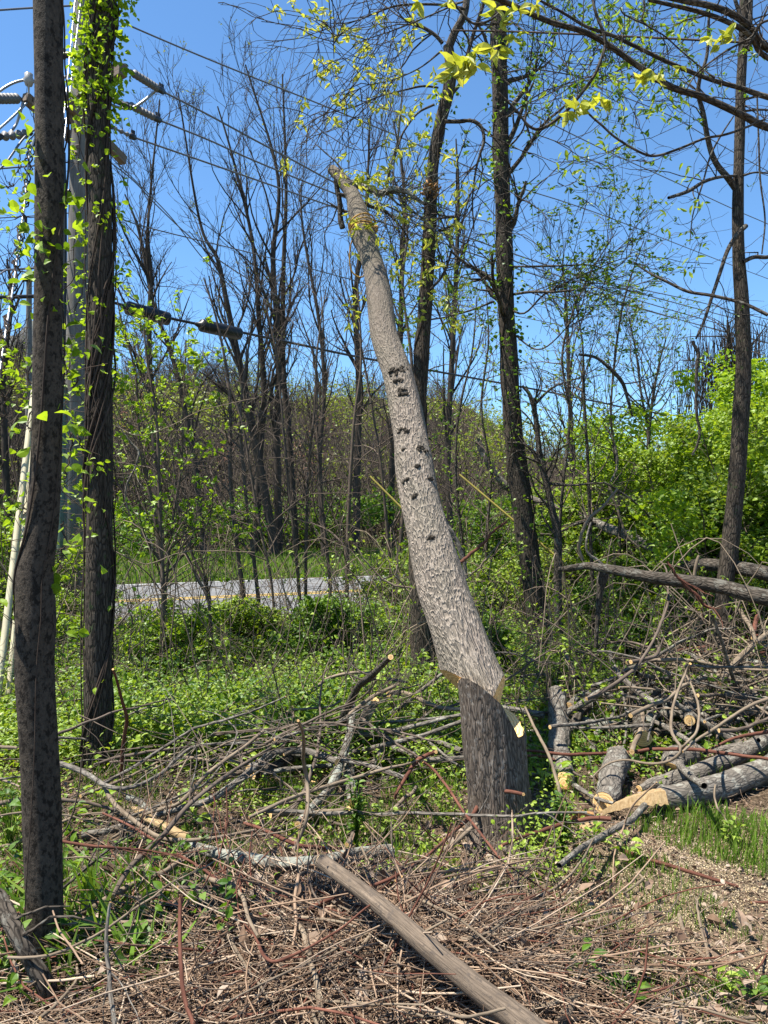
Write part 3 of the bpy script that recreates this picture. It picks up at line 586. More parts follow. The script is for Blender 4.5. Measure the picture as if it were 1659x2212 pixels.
def cluster_leaves(par, name, pts, size, per, mat, label=None, spread=.4, droop=.6):
    L = MB(); loc = np.array(par.location); p = np.repeat(np.array(pts), per, 0) + rng.normal(size=(len(pts) * per, 3)) * size * spread
    L.leaves(p, size * rng.uniform(.6, 1.2, len(p)), w=.36, droop=droop, up=.2); return L.build(name, M[mat], par, loc)
yl = [(607, 18), (634, 5), (668, 45), (660, 60), (676, 22), (702, 20), (690, 55), (728, 70), (760, 62), (765, 85), (735, 65), (820, 43), (904, 30), (687, 130), (688, 165), (696, 168), (715, 135), (725, 155), (712, 145), (748, 195), (760, 203), (720, 213), (658, 218), (648, 255), (726, 257), (752, 228), (810, 175), (827, 190), (812, 165), (868, 95), (885, 80), (862, 100), (878, 70), (793, 108), (785, 96), (845, 150), (858, 160), (900, 155), (905, 60), (826, 145), (872, 240), (808, 232), (825, 240), (784, 260), (842, 208), (912, 220), (936, 165), (780, 383), (803, 393), (740, 385), (838, 364), (745, 335), (618, 350), (868, 267), (905, 290), (884, 310), (880, 330), (907, 365), (930, 250), (945, 205), (800, 420), (820, 430), (832, 300), (848, 180), (885, 255), (920, 300), (770, 130), (785, 155)]
q_ = np.random.default_rng(5); yl += [(x, y) for x, y in zip(q_.uniform(760, 1010, 60), q_.uniform(330, 720, 60))]
cluster_leaves(ct, 'foliage', [P(x + rng.uniform(-3, 3), y + rng.uniform(-3, 3), rng.uniform(5.6, 6.5)) for x, y in yl], .068, 9, 'leaf_yellow')
b = MB(); q_ = np.random.default_rng(8); c0 = P(932, 412, 6.66)
for k_ in range(16):
    a_ = c0 + q_.normal(size=3) * [.035, .01, .03]; b.tubes(np.stack([a_, a_ + [q_.normal() * .015, -.035, q_.uniform(-.01, .05)], a_ + [q_.normal() * .03, -.06, q_.uniform(.0, .07)]]), np.array([.012, .009, .002]), 5)
b.build('torn_scar', M['cut_orange'], ct, np.array(ct.location))
vine('sparse green vine on the crooked centre trunk', *T3, 3, 12, .04, 60, [(.2, .45, .8), (.6, .95, .8)], r=.004, lm='leaf_green', hang=.05, per=3)
# taller dark tree right of centre
T4 = trunk_path(0, [(1172, 1425), (1162, 1350), (1150, 1250), (1136, 1150), (1122, 1050), (1108, 920), (1100, 780), (1092, 640), (1088, 500), (1083, 350), (1080, 200), (1077, 60), (1075, -300)], 8.2, (60, 50, 46, 44, 42, 38, 36, 34, 34, 34, 34, 33), 140)
ex4 = [trunk_path(3, [(-30, 1700), (150, 1700), (350, 1695), (520, 1690), (650, 1720), (760, 1650), (800, 1560)], (8.2, 7.4), (12, 14, 12, 9, 5, 4), 30),
       trunk_path(3, [(-20, 1950), (100, 2000), (230, 1880), (400, 1790), (560, 1720), (700, 1660), (860, 1620)], (8.2, 7.2), (14, 12, 9, 7, 4), 30),
       trunk_path(3, [(20, 1880), (150, 1862), (300, 1862), (418, 1850)], (8.2, 7.4), (18, 18, 16, 13), 14),
       trunk_path(2, [(1560, 1960), (1400, 2020), (1250, 2060), (1150, 2080)], (8.2, 7.6), (14, 12, 10, 6), 20),
       trunk_path(3, [(0, 2100), (200, 2230), (400, 2060), (470, 1950), (510, 1800)], (8.2, 7.4), (12, 10, 7, 4), 24),
       trunk_path(3, [(0, 940), (60, 880), (110, 780), (130, 500), (160, 250), (185, 60)], (8.2, 7.2), (12, 12, 9, 7, 5), 24),
       trunk_path(3, [(0, 460), (150, 440), (420, 480), (600, 500), (850, 495), (1050, 500)], (7.9, 6.2), (10, 8, 6, 5, 3), 24),
       trunk_path(3, [(0, 640), (120, 660), (330, 560), (520, 420), (560, 300)], (7.9, 6.2), (9, 8, 6, 5, 3), 24),
       trunk_path(3, [(-10, 750), (200, 600), (360, 540), (600, 480), (760, 560), (900, 640)], (7.9, 6.2), (9, 8, 6, 5, 3), 24),
       trunk_path(3, [(0, 120), (150, 230), (300, 330), (420, 500), (480, 700)], (7.9, 6.2), (9, 8, 6, 5, 3), 24),
       trunk_path(3, [(100, 830), (300, 900), (400, 950), (415, 1050), (360, 1100), (260, 1080)], (7.9, 7.), (7, 6, 5, 4, 2), 24)]
make_tree('tall dark ivy-flecked trunk right of the leaning one, with leafy side branches', 'tree', T4, M['bark_ash'], seed=9, sides=28, extra=ex4, twigmat=M['bark_dark'],
    levels=[dict(k=16, ek=.75, L=1.2, ang=(25, 65), up=.05, wig=.16, rr=.45, n=8, t0=.32, rmin=.0045), dict(k=5, L=.5, ang=(30, 65), up=.06, wig=.18, rr=.6, n=6, rmin=.0028)],
    leaf=(M['leaf_green'], 3, .05, dict(nodes=2, frac=.7, up=.3)))
vine('green vine speckling the tall trunk right of the leaning one', *T4, 5, 21, .05, 130, [(.3, 1, 1.6), (0, .3, .3)], r=.005, lm='leaf_green', hang=.09, per=3)
# twin stem next to it
T4b = trunk_path(6, [(345, 1960), (320, 1750), (318, 1500), (318, 1250), (285, 1100), (255, 950), (225, 830), (200, 700), (175, 480), (140, 350), (90, 290)], 8.0, (60, 56, 52, 50, 44, 40, 36, 34, 26, 18), 80)
ex = [trunk_path(6, [(245, 900), (200, 790), (150, 700), (90, 660), (0, 655)], 8.0, (26, 22, 18, 14), 20), trunk_path(6, [(250, 915), (400, 925), (520, 915), (610, 910)], (8, 7.6), (20, 16, 13, 10), 20),
      trunk_path(6, [(180, 400), (260, 320), (330, 280), (450, 240), (600, 160)], (8, 7.6), (20, 14, 10, 5), 20), trunk_path(6, [(450, 90), (560, 110), (650, 180), (730, 270), (765, 380), (795, 490)], 7.9, (16, 20, 26, 22, 12), 24)]
make_tree('slim dark forked trunk close beside the tall trunk', 'tree', T4b, M['bark_dark'], seed=13, sides=18, extra=ex, levels=[dict(k=14, ek=.6, L=1., ang=(25, 65), up=.08, wig=.16, rr=.42, n=8, t0=.4, rmin=.003), dict(k=4, L=.5, ang=(30, 65), up=.06, wig=.18, rr=.6, n=6, rmin=.0022)],
    leaf=(M['leaf_green'], 2, .045, dict(nodes=2, frac=.5, up=.3)))
# right tree
T5 = trunk_path(0, [(1562, 1470), (1561, 1380), (1565, 1280), (1577, 1180), (1590, 1050), (1600, 900), (1606, 780), (1602, 650), (1596, 560), (1594, 450), (1597, 330), (1600, 200), (1606, 60), (1612, -200)], 6.9, (42, 38, 36, 36, 35, 33, 30, 28, 24, 22, 20, 19, 18), 140)
ex = [trunk_path(3, [(1450, 1200), (1400, 1130), (1340, 1060), (1300, 980), (1270, 860), (1245, 720), (1215, 600), (1225, 500), (1270, 350), (1280, 150), (1285, 60)], (6.9, 6.6), (42, 40, 36, 34, 32, 30, 26, 22, 18, 14), 40),
      trunk_path(3, [(1520, 1440), (1460, 1500), (1400, 1600), (1350, 1750), (1300, 1900), (1250, 2050), (1200, 2160)], (6.8, 6.6), (30, 28, 26, 24, 20, 14), 30),
      trunk_path(3, [(1480, 1120), (1350, 1130), (1250, 1160), (1150, 1220), (1025, 1262)], (6.9, 6.3), (18, 20, 22, 24, 20), 24),
      trunk_path(3, [(1500, 1670), (1570, 1640), (1660, 1640), (1800, 1600)], 6.8, (28, 26, 26), 20), trunk_path(3, [(1500, 1120), (1580, 1100), (1700, 1110)], 6.8, (16, 12, 8), 16),
      trunk_path(3, [(1500, 230), (1480, 100), (1450, 0), (1430, -100)], 6.8, (26, 24, 20), 16), trunk_path(3, [(1540, 320), (1545, 150), (1550, 0), (1560, -150)], 6.8, (30, 28, 24), 16),
      trunk_path(3, [(1440, 740), (1350, 880), (1290, 1000), (1240, 1180), (1180, 1370), (1160, 1560)], 6.5, (9, 12, 12, 9, 5), 26), trunk_path(3, [(1500, 710), (1600, 700), (1700, 705)], 6.7, (16, 14, 10), 12),
      trunk_path(3, [(1590, 620), (1600, 900), (1610, 1150), (1640, 1400), (1620, 1620)], 6.5, (10, 12, 11, 9), 24)]
make_tree('slender grey-brown tree at the right with a forked side limb', 'tree', T5, M['bark_ash'], seed=17, sides=28, extra=ex, twigmat=M['bark_dark'], levels=[dict(src='extra', k=9, ek=.6, L=.8, ang=(25, 65), up=.02, wig=.16, rr=.38, n=8, rmin=.0028), dict(k=1.6, L=.4, ang=(30, 65), up=.05, wig=.18, rr=.6, n=6, rmin=.002)],
    leaf=(M['leaf_green'], 3, .04, dict(nodes=1, frac=.12, up=.3)))
# overhanging near branches, top right; the trunk stands just outside the frame
OT = trunk_path(0, [(2080, 2600), (2075, 1800), (2065, 1000), (2050, 400), (2040, 60), (2030, -500)], 3.4, (170, 140, 120, 110, 100), 60)
ex = [trunk_path(3, [(2800, 1100), (2200, 960), (1659, 812), (1500, 735), (1250, 622), (1050, 560), (920, 480), (800, 400), (630, 280), (480, 200), (300, 150), (150, 90), (0, 20), (-150, -40)], (3.4, 3.0), (60, 50, 40, 38, 36, 34, 32, 28), 60),
      trunk_path(3, [(2800, 900), (2200, 760), (1659, 620), (1480, 560), (1300, 510), (1050, 410), (800, 290), (650, 220), (500, 170), (350, 80), (180, -10)], (3.4, 3.15), (44, 36, 28, 26, 22, 18, 14), 50),
      trunk_path(3, [(2800, 800), (2200, 560), (1659, 310), (1560, 190), (1450, 100), (1300, 40), (1150, 10), (1000, -20)], (3.4, 2.9), (54, 48, 44, 40, 36, 30), 50),
      trunk_path(3, [(2800, 860), (2200, 600), (1659, 370), (1550, 230), (1400, 140), (1200, 70), (900, 0)], (3.4, 2.95), (36, 32, 30, 28, 24), 50),
      trunk_path(3, [(1640, 760), (1500, 820), (1380, 860), (1250, 885), (1090, 950), (940, 995), (840, 970), (690, 880), (600, 800), (530, 740), (490, 690)], 3.0, (14, 16, 16, 17, 16, 15, 14, 11), 50),
      trunk_path(3, [(530, -60), (560, 80), (610, 210), (622, 290), (590, 390), (540, 500), (400, 680), (300, 770), (200, 825), (130, 800), (60, 710), (0, 650), (-60, 590)], 3.05, (16, 20, 22, 20, 20, 18, 15, 12), 60),
      trunk_path(3, [(-400, -50), (-250, 130), (-180, 150), (-100, 120), (0, 30)], 3.05, (14, 16, 15, 14), 24),
      trunk_path(3, [(1659, 2010), (1500, 1935), (1300, 1885), (1150, 1860), (1020, 1800), (900, 1740), (800, 1670)], (3.6, 3.9), (24, 22, 20, 16, 9), 30),
      trunk_path(3, [(2100, 100), (1659, 130), (1550, 240), (1400, 320), (1250, 430), (1180, 500), (1140, 570)], 3.1, (18, 16, 13, 11, 8), 30),
      trunk_path(3, [(860, -60), (870, 60), (860, 140), (1000, 230), (1100, 320), (1230, 430), (1320, 500)], 3.2, (12, 11, 9, 9, 12), 30),
      trunk_path(3, [(715, 45), (740, 90), (860, 150)], 3.2, (6, 9, 10), 10), trunk_path(3, [(1659, 40), (1600, 180), (1540, 280), (1500, 300)], 3.1, (12, 14, 12), 16)]
ot = make_tree('near overhanging tree whose bare arching boughs cross the top right sky', 'tree', OT, M['bark_dark'], seed=23, sides=24, extra=ex, twigmat=M['bark_dark'],
    levels=[dict(src='extra', k=7, ek=1., L=.42, ang=(30, 70), up=.03, wig=.16, rr=.32, n=9, rmin=.0018), dict(k=2, L=.2, ang=(30, 60), up=.04, wig=.2, rr=.6, n=6, rmin=.0012)])
nearl = [(1540, 45), (20, 20)]
nl = [(3, 460, 660, .06), (3, 370, 720, .055), (3, 430, 700, .055), (3, 590, 630, .055), (3, 640, 640, .05), (3, 920, 450, .055), (3, 880, 480, .05), (3, 960, 480, .045), (3, 1290, 240, .055), (3, 1380, 240, .055), (3, 1430, 210, .05), (3, 1350, 290, .05), (3, 180, 30, .05), (3, 70, 60, .055), (3, 50, 240, .045), (3, 1100, 425, .04),
      (2, 1550, 310, .07), (2, 1590, 330, .06), (2, 1440, 340, .06), (2, 1340, 380, .07), (2, 1300, 430, .07), (2, 1275, 480, .065), (2, 1400, 440, .075), (2, 1450, 430, .07), (2, 1570, 60, .06), (2, 1600, 140, .055), (2, 1070, 10, .05), (2, 1260, 10, .05)]
L = MB()
for c, x, y, s_ in nl:
    a, b = cc(c, x, y); p0 = P(a, b, 2.95); k = 5; dirs = rng.normal(size=(k, 3)) * [1, .5, .5] + [0, 0, -.5]; L.leaves(np.repeat(p0[None], k, 0), s_ * rng.uniform(.8, 1.3, k), axis=dirs * 1.6, w=.42, up=.1)
L.build('foliage', M['leaf_yellow'], ot, np.array(ot.location))
# small pale leaflets along the near boughs
p = np.array([P(*cc(3, x, y), rng.uniform(3.2, 4.2)) for x, y in [(600, 80), (680, 180), (760, 60), (820, 80), (880, 100), (830, 270), (890, 350), (770, 520), (700, 500), (640, 530), (1150, 110), (1110, 200), (1060, 100), (270, 320), (250, 640), (320, 690), (600, 700), (720, 700), (950, 690), (1000, 720), (640, 900), (500, 960), (1330, 580), (1030, 540), (1180, 1290), (1120, 1120), (1150, 1680), (420, 990), (430, 1090), (1060, 1380), (560, 900), (520, 570), (480, 320), (390, 430), (160, 560), (920, 560), (1000, 610), (730, 130)]])
cluster_leaves(ot, 'foliage', p, .045, 8, 'leaf_herb', spread=.7)
# ================================================================ UTILITY POLE, LINES
PY = 9.8
PT, PB = P(186, -140, PY), P(150, 1374, PY); PB[2] = float(G(PB[0], PB[1])) - .05
up_ = thing('utility_pole', PB + [0, 0, .05], 'weathered grey wooden utility pole behind the two left trunks', 'utility pole'); UL = np.array(up_.location)
ppt = smooth(np.array([PB, (PB + PT) / 2, PT]), 30); b = MB(); b.tubes(ppt, np.linspace(.145, .125, 30), 24, fn=rough_fn(5, .012)); b.build('pole_shaft', M['pole_wood'], up_, UL)
def on_pole(py): k = np.linspace(0, 1, 400)[:, None]; q = PB * (1 - k) + PT * k; y = CY - (q[:, 2] - EYE) / q[:, 1] * F; return q[int(np.argmin(np.abs(y - py)))]
def beam(name, a, c, w, h, mat, par, loc):
    d = c - a; L_ = np.linalg.norm(d); X = d / L_; Yv = unit(np.cross([0, 0, 1], X)); Z = np.cross(X, Yv); b = MB(); b.box((a + c) / 2, (L_, w, h), X, Yv, Z); o = b.build(name, mat, par, loc)
    m_ = o.modifiers.new('bevel', 'BEVEL'); m_.width = .006; m_.segments = 1; return o
a1a, a1b = P(128, 205, 9.35), P(268, 348, 10.4); beam('crossarm', a1a, a1b, .1, .125, M['arm_wood'], up_, UL)
a2a, a2b = P(53, 209, 9.3), P(235, 372, 10.55); beam('crossarm', a2a, a2b, .1, .125, M['arm_wood'], up_, UL)
a3a, a3b = P(267, 150, 9.0), P(118, 232, 10.2); beam('crossarm', a3a, a3b, .11, .14, M['arm_wood'], up_, UL)
for (x0, y0, Y0, x1, y1) in ((140, 222, 9.5, 172, 300), (215, 300, 10.0, 176, 330), (238, 180, 9.3, 182, 250), (140, 285, 9.9, 168, 345)):
    beam('brace', P(x0, y0, Y0), on_pole(y1) + [0, -.15, 0], .03, .045, M['arm_wood'], up_, UL)
b = MB(); cdt = smooth(np.array([P(137, 830, PY - .1), P(133, 1100, PY - .1), P(130, 1374, PY - .1)]), 12); b.tubes(cdt, np.full(12, .06), 14); b.build('conduit', M['conduit'], up_, UL)
b = MB(); q = smooth(np.array([P(x, y, PY - .2) for x, y in [(138, 330), (141, 500), (139, 700), (137, 835)]]), 20); b.tubes(q, np.full(20, .022), 8); b.build('riser_cable', M['black'], up_, UL)
for y_ in (128, 268, 420): 
    b = MB(); c0 = on_pole(y_) + [-.13, -.08, 0]; b.tubes(np.stack([c0 + [-.12, 0, 0], c0, c0 + [.2, 0, 0]]), np.array([.035, .04, .03]), 8, cap=0); b.tubes(np.stack([c0 + [-.08, 0, -.05], c0 + [-.08, 0, .08]]), np.array([.02, .02]), 6, cap=0); b.build('bracket', M['black'], up_, UL)
b = MB(); c0 = P(62, 176, 9.3); z = np.array([-.16, -.06, -.05, .02, .05, .09, .11]); r = np.array([.012, .012, .04, .065, .045, .05, .015]); b.tubes(c0 + np.c_[0 * z, 0 * z, z], r, 16, cap=0); b.build('pin_insulator', M['porcelain'], up_, UL)
def insulator(label, pa, pb, n, r=.062):
    a, c = np.array(pa), np.array(pb); b = MB(); k = n * 4 + 1; t_ = np.linspace(.12, .82, k); rr = np.where(np.arange(k) % 4 == 2, r, .016)
    o = thing('line_insulator', a, label, 'insulator', None); L0 = np.array(o.location)
    b.tubes(a + (c - a) * t_[:, None], rr * .8, 16); b.build('sheds', M['insul'], o, L0)
    b = MB(); b.tubes(a + (c - a) * np.array([0, .06, .13])[:, None], np.array([.012, .03, .02]), 8, cap=0); b.tubes(a + (c - a) * np.array([.8, .88, 1., 1.06])[:, None], np.array([.02, .045, .04, .012]), 8, cap=0)
    for s_ in (.9, .96, 1.): b.tubes(a + (c - a) * s_ + np.array([[0, 0, -.03], [0, 0, .09]]), np.array([.014, .014]), 6, cap=0)
    b.build('clamp', M['black'], o, L0)
insulator('finned insulator on the arm end nearest the top right of the pole', P(278, 152, 9.0), P(352, 198, 10.0), 8)
insulator('finned insulator on the middle line right of the pole', P(270, 222, 9.7), P(345, 260, 10.6), 7)
insulator('short finned insulator clamp on the lowest right line by the pole', P(236, 272, 9.9), P(290, 297, 10.5), 3, .04)
insulator('finned insulator at the left photo edge on the upper arm', P(46, 213, 9.3), P(-22, 213, 8.6), 6, .075)
insulator('finned insulator at the left photo edge on the lower arm', P(70, 288, 9.5), P(-12, 296, 8.8), 4, .07)
def wire(label, pts, r, mat='wire', name='power_line', cat='power line', m=60):
    q = smooth(np.array([P(*p) for p in pts]), m); b = MB(); b.tubes(q, np.full(m, r), 6); return tag(b.build(name, M[mat]), label, cat)
# lines recede to the right along one common direction
def depth(x, x0=262, Y0=9.8): # distance of the line bundle by image column
    kx = lambda px: (px - CX) / F; dx, dy = .72, .69; X0 = kx(x0) * Y0; s = (X0 - kx(x) * Y0) / (kx(x) * dy - dx); return Y0 + dy * s
def line(label, pts, r, mat='wire', name='power_line', cat='power line', Y0=9.8): return wire(label, [(x, y, depth(x, pts[0][0], Y0)) for x, y in pts], r, mat, name, cat, 90)
line('topmost single wire running right from behind the vine wrapped trunk', [(258, 46), (400, 107), (549, 168), (711, 233), (868, 298), (1097, 396), (1222, 437), (1334, 477), (1571, 569), (1720, 625)], .011)
line('upper conductor from the top insulator right of the pole', [(352, 198), (450, 248), (549, 302), (640, 350), (730, 398), (860, 455), (1100, 545), (1300, 610), (1480, 660), (1720, 722)], .013, Y0=10.)
line('middle conductor below the upper one right of the pole', [(345, 260), (450, 302), (549, 347), (715, 415), (860, 470), (1100, 560), (1300, 625), (1520, 690), (1720, 745)], .013, Y0=10.6)
line('lowest bare conductor from the pole passing behind the leaning trunk', [(290, 297), (400, 335), (549, 387), (715, 445), (860, 492), (1100, 575), (1300, 640), (1520, 705), (1720, 758)], .013, Y0=10.5)
line('thin strand below the conductors, crossing the bare trees', [(246, 468), (332, 495), (549, 548), (748, 601), (900, 640), (1200, 700), (1500, 765), (1720, 805)], .008)
line('thick black communication cable slung low to the right', [(200, 640), (250, 655), (370, 688), (427, 700), (522, 718), (650, 745), (810, 778), (1160, 842), (1290, 868), (1420, 892), (1720, 935)], .02, 'cable', 'communication_cable', 'cable')
def closure(label, p0, p1):
    a, c = P(p0[0], p0[1], depth(p0[0], 200) - .06), P(p1[0], p1[1], depth(p1[0], 200) - .06); b = MB(); t_ = np.array([-.12, 0, .02, .05, .5, .95, .98, 1.]); b.tubes(a + (c - a) * t_[:, None], np.array([.02, .05, .085, .092, .092, .092, .085, .05]), 16, cap=0)
    o = b.build('cable_closure', M['black']); tag(o, label, 'cable closure')
closure('black tube closure on the low cable nearer the pole', (272, 664), (366, 690)); closure('black tube closure on the low cable, the one further right', (432, 702), (520, 722))
wire('pale jumper wire looping under the top right insulator', [(340, 193, 9.9), (328, 203, 9.9), (312, 217, 9.85), (286, 233, 9.8), (262, 233, 9.8), (241, 226, 9.8), (215, 205, 9.8)], .018, 'metal', 'jumper_wire', 'wire')
wire('thick dark jumper tube beside the vine wrapped trunk', [(225, 205, 9.7), (241, 213, 9.7), (262, 223, 9.7), (284, 233, 9.7)], .035, 'cable', 'jumper_wire', 'wire')
wire('grey wire arching from the photo edge to the white insulator', [(-10, 204, 9.2), (12, 188, 9.25), (35, 177, 9.3), (62, 173, 9.3), (95, 182, 9.4), (150, 165, 9.6), (178, 182, 9.7)], .016, 'metal', 'jumper_wire', 'wire')
wire('grey wire drooping from the left arm end to the lower insulator', [(50, 220, 9.3), (43, 245, 9.3), (34, 270, 9.3), (20, 287, 9.2), (5, 292, 9.1), (-10, 296, 9.)], .016, 'metal', 'jumper_wire', 'wire')
wire('grey wire slanting from the left arm end down to the photo edge', [(58, 222, 9.3), (30, 250, 9.2), (0, 277, 9.1), (-20, 294, 9.)], .014, 'metal', 'jumper_wire', 'wire')
for lab, pts, r in (('highest wire crossing behind the nearest trunk at top left', [(-20, 23, 9.), (70, 17, 9.4), (160, 12, 9.8)], .012), ('thin wire at left edge below the left insulators', [(-20, 366, 9.), (75, 358, 9.4), (150, 350, 9.8)], .01), ('thin wire at left edge level with the bare twigs', [(-20, 472, 9.), (77, 466, 9.5), (150, 460, 9.8)], .007),
    ('slack grey service wire at the left edge above the black cable', [(-20, 600, 9.), (0, 592, 9.), (20, 583, 9.2), (70, 590, 9.4), (150, 600, 9.8)], .01), ('upper thin black cable at left edge beside the far pole', [(-20, 586, 9), (30, 582, 9.3), (150, 575, 9.8)], .014)): wire(lab, pts, r, 'wire')
wire('thick black cable at left edge below the thin cables', [(-20, 643, 9), (75, 640, 9.4), (150, 638, 9.8)], .026, 'cable', 'communication_cable', 'cable')
wire('dark wire angling from the left edge up to a black clamp', [(-20, 378, 8.8), (10, 355, 9), (50, 300, 9.2), (75, 280, 9.4)], .013)
line('dark service wire sloping down from the lower arm end into the trees', [(240, 352), (290, 392), (340, 445), (420, 520), (500, 580), (600, 640)], .008)
line('second dark service wire sloping just under the other', [(250, 350), (300, 398), (370, 470), (440, 560), (520, 640)], .007)
wire('twisted near rope strung almost level across the top right sky', [(980, 66, 5.4), (1097, 68, 5.2), (1250, 74, 4.9), (1420, 82, 4.6), (1612, 92, 4.3), (1720, 97, 4.2)], .006, 'vine', 'rope', 'rope')
for lab, pts in (('high wire between the arching boughs at upper right', [(1150, 120), (1300, 190), (1449, 251), (1560, 315), (1659, 370), (1760, 425)]), ('second wire crossing open sky right of the tall trunk', [(1150, 246), (1232, 288), (1340, 340), (1449, 389), (1585, 452), (1659, 484), (1760, 530)]),
    ('lower right wire over the leafy twigs', [(1230, 590), (1360, 620), (1500, 650), (1659, 690), (1760, 712)]), ('faint lowest wire through the right hand twigs', [(1240, 620), (1400, 672), (1659, 740), (1760, 765)])): wire(lab, [(x, y, 20 + (x - 1100) * .02) for x, y in pts], .016)
# guys
g_top, g_bot = P(182, -60, PY - .15), ray(-12, 1560); g2t, g2b = P(168, -60, PY - .15), ray(14, 1545)
for lab, a, c, gl in (('bright guy wire from pole top with a beige tube guard, nearest', g_top, g_bot, 'guard of the nearer guy wire'), ('second guy wire close beside the nearer one, slimmer guard', g2t, g2b, '')):
    o = thing('guy_wire', c, lab, 'guy wire'); L0 = np.array(o.location); b = MB(); k = np.linspace(0, 1, 30)[:, None]; b.tubes(a * (1 - k) + c * k, np.full(30, .0075), 6); b.build('strand', M['guy'], o, L0)
    b = MB(); t0_ = .62 if gl else .66; k = np.linspace(t0_, 1, 12)[:, None]; b.tubes(a * (1 - k) + c * k, np.full(12, .028 if gl else .022), 12, cap=0); b.build('guard', M['guard'], o, L0)
q = smooth(np.array([P(*v) for v in [(74, 300, 9), (63, 339, 8.9), (53, 442, 8.6), (40, 532, 8.3), (32, 598, 8.1), (22, 660, 7.9), (13, 714, 7.7), (0, 800, 7.4), (-15, 900, 7.1)]]), 80)
o = thing('guy_wire', base_loc(q[-1]), 'pale guy wire at the far left with a dead vine spiralled round it', 'guy wire'); L0 = np.array(o.location); b = MB(); b.tubes(q, np.full(80, .012), 6); b.build('strand', M['guy'], o, L0)
b = MB(); th = np.linspace(0, 60, 80); 
for k in range(3): b.tubes(q + np.c_[np.cos(th * (1 + .3 * k) + k), np.sin(th * (1 + .3 * k) + k), 0 * th] * (.025 + .012 * k), np.full(80, .009), 5)
g, gr = grow(q[None], np.full((1, 80), .01), 30, .5, n=6, ang=(40, 90), wig=.25, up=-.02); b.tubes(g, gr, 4); b.build('dead_vine', M['vine'], o, L0)
fp = thing('utility_pole', (P(62, 1180, 32)[0], 32, float(G(P(62, 1180, 32)[0], 32))), 'distant thin grey pole at the left edge beyond the road', 'utility pole'); L0 = np.array(fp.location)
b = MB(); q = np.stack([L0, P(62, 860, 32), P(63, 577, 32)]); b.tubes(q, np.array([.15, .13, .11]), 12, cap=0); b.build('pole_shaft', M['pole_wood'], fp, L0); b = MB(); b.box(P(64, 600, 31.8), (.5, .3, .25)); b.build('bracket', M['black'], fp, L0)
for lab, x0, y0, x1, y1, Y in (('yellow sloping guard tube left of the leaning trunk', 1007, 1001, 1120, 1092, 9.), ('yellow sloping guard tube right of the leaning trunk', 1540 / 1, 0, 0, 0, 0)):
    if Y: a, c = P(799, 1029, Y), P(985, 1215, Y - .3)
    else: a, c = P(992, 1025, 8.8), P(1225, 1222, 8.4)
    b = MB(); b.tubes(np.stack([a, (a + c) / 2, c]), np.full(3, .013), 10, cap=0); tag(b.build('guard_tube', M['yellow_plastic']), lab, 'guard tube')
# ================================================================ BACKGROUND TREES
def bare_levels(s=1.): return [dict(k=22, L=3.4 * s, ang=(18, 42), up=.14, wig=.09, rr=.5, n=9, t0=.22, rmin=.012), dict(k=5, L=1.5 * s, ang=(22, 50), up=.12, wig=.12, rr=.6, n=7, rmin=.008), dict(k=3.5, L=.7 * s, ang=(25, 50), up=.1, wig=.15, rr=.6, n=5, rmin=.006, sides=3)]
tall = [([(345, 1175), (335, 950), (322, 760), (326, 600), (320, 480), (345, 215)], 22, (17, 15, 12, 10, 6, 3), 'bare tree beyond the road just right of the vine wrapped trunk'),
        ([(592, 1180), (560, 1000), (525, 820), (492, 665), (470, 560), (432, 480), (385, 200)], 23, (20, 18, 15, 12, 9, 6, 3), 'bare tree bowing left among the slender trees left of centre'),
        ([(553, 1185), (560, 1000), (570, 850), (560, 700), (545, 520), (500, 330), (470, 230)], 24, (17, 15, 13, 11, 8, 5, 3), 'bare upright tree in the middle of the left centre clump'),
        ([(603, 1190), (598, 950), (602, 760), (590, 560), (600, 380), (530, 140)], 23.5, (18, 16, 13, 11, 7, 3), 'tallest bare tree of the left centre clump, reaching highest'),
        ([(640, 1190), (625, 950), (612, 800), (612, 600), (618, 400), (610, 160)], 25, (15, 13, 12, 10, 7, 3), 'bare tree with an erect crown right of the tallest one'),
        ([(768, 1190), (772, 1000), (775, 820), (768, 640), (790, 450), (800, 250)], 24, (18, 16, 14, 11, 7, 3), 'bare tree seen just left of the leaning trunk'),
        ([(842, 1190), (848, 980), (862, 800), (868, 600), (872, 400), (850, 260)], 26, (16, 14, 13, 10, 7, 3), 'bare tree directly behind the leaning trunk'),
        ([(975, 1200), (968, 980), (975, 800), (985, 600), (990, 420), (985, 300)], 25, (14, 13, 12, 10, 7, 3), 'bare tree between the crooked trunk and the tall dark trunk'),
        ([(1250, 1190), (1240, 1000), (1230, 850), (1225, 700), (1215, 560)], 24, (12, 10, 9, 7, 3), 'thin bare tree beyond the road right of the tall dark trunk'),
        ([(20, 1190), (10, 950), (8, 800), (25, 650), (15, 560)], 24, (16, 13, 11, 8, 4), 'bare tree beyond the road at the far left edge'),
        ([(440, 1190), (420, 1000), (380, 800), (330, 650), (300, 500), (270, 420)], 22.5, (14, 12, 10, 8, 6, 3), 'bare tree leaning left between vine wrapped trunk and the clump'),
        ([(700, 1190), (690, 1000), (700, 850), (690, 700), (655, 500), (650, 400)], 22.5, (12, 11, 9, 8, 5, 3), 'thin bare tree in the gap left of the leaning trunk')]
for k, (pts, Y, w, lab) in enumerate(tall):
    h = (pts[0][1] - pts[-1][1]) / 900; p0, r0 = trunk_path(0, pts, Y, w, 60); p0[0, 2] = float(G(p0[0, 0], p0[0, 1])) - .1
    make_tree(lab, 'tree', (p0, r0), M['twig_far'], seed=30 + k, sides=10, levels=bare_levels(.55 + .45 * h), twigmat=M['twig_far'], group='tall bare trees beyond the road', leaf=(M['leaf_far'], 1, .09, dict(nodes=2, frac=.25, simple=True)) if k in (1, 3, 4, 7) else None)
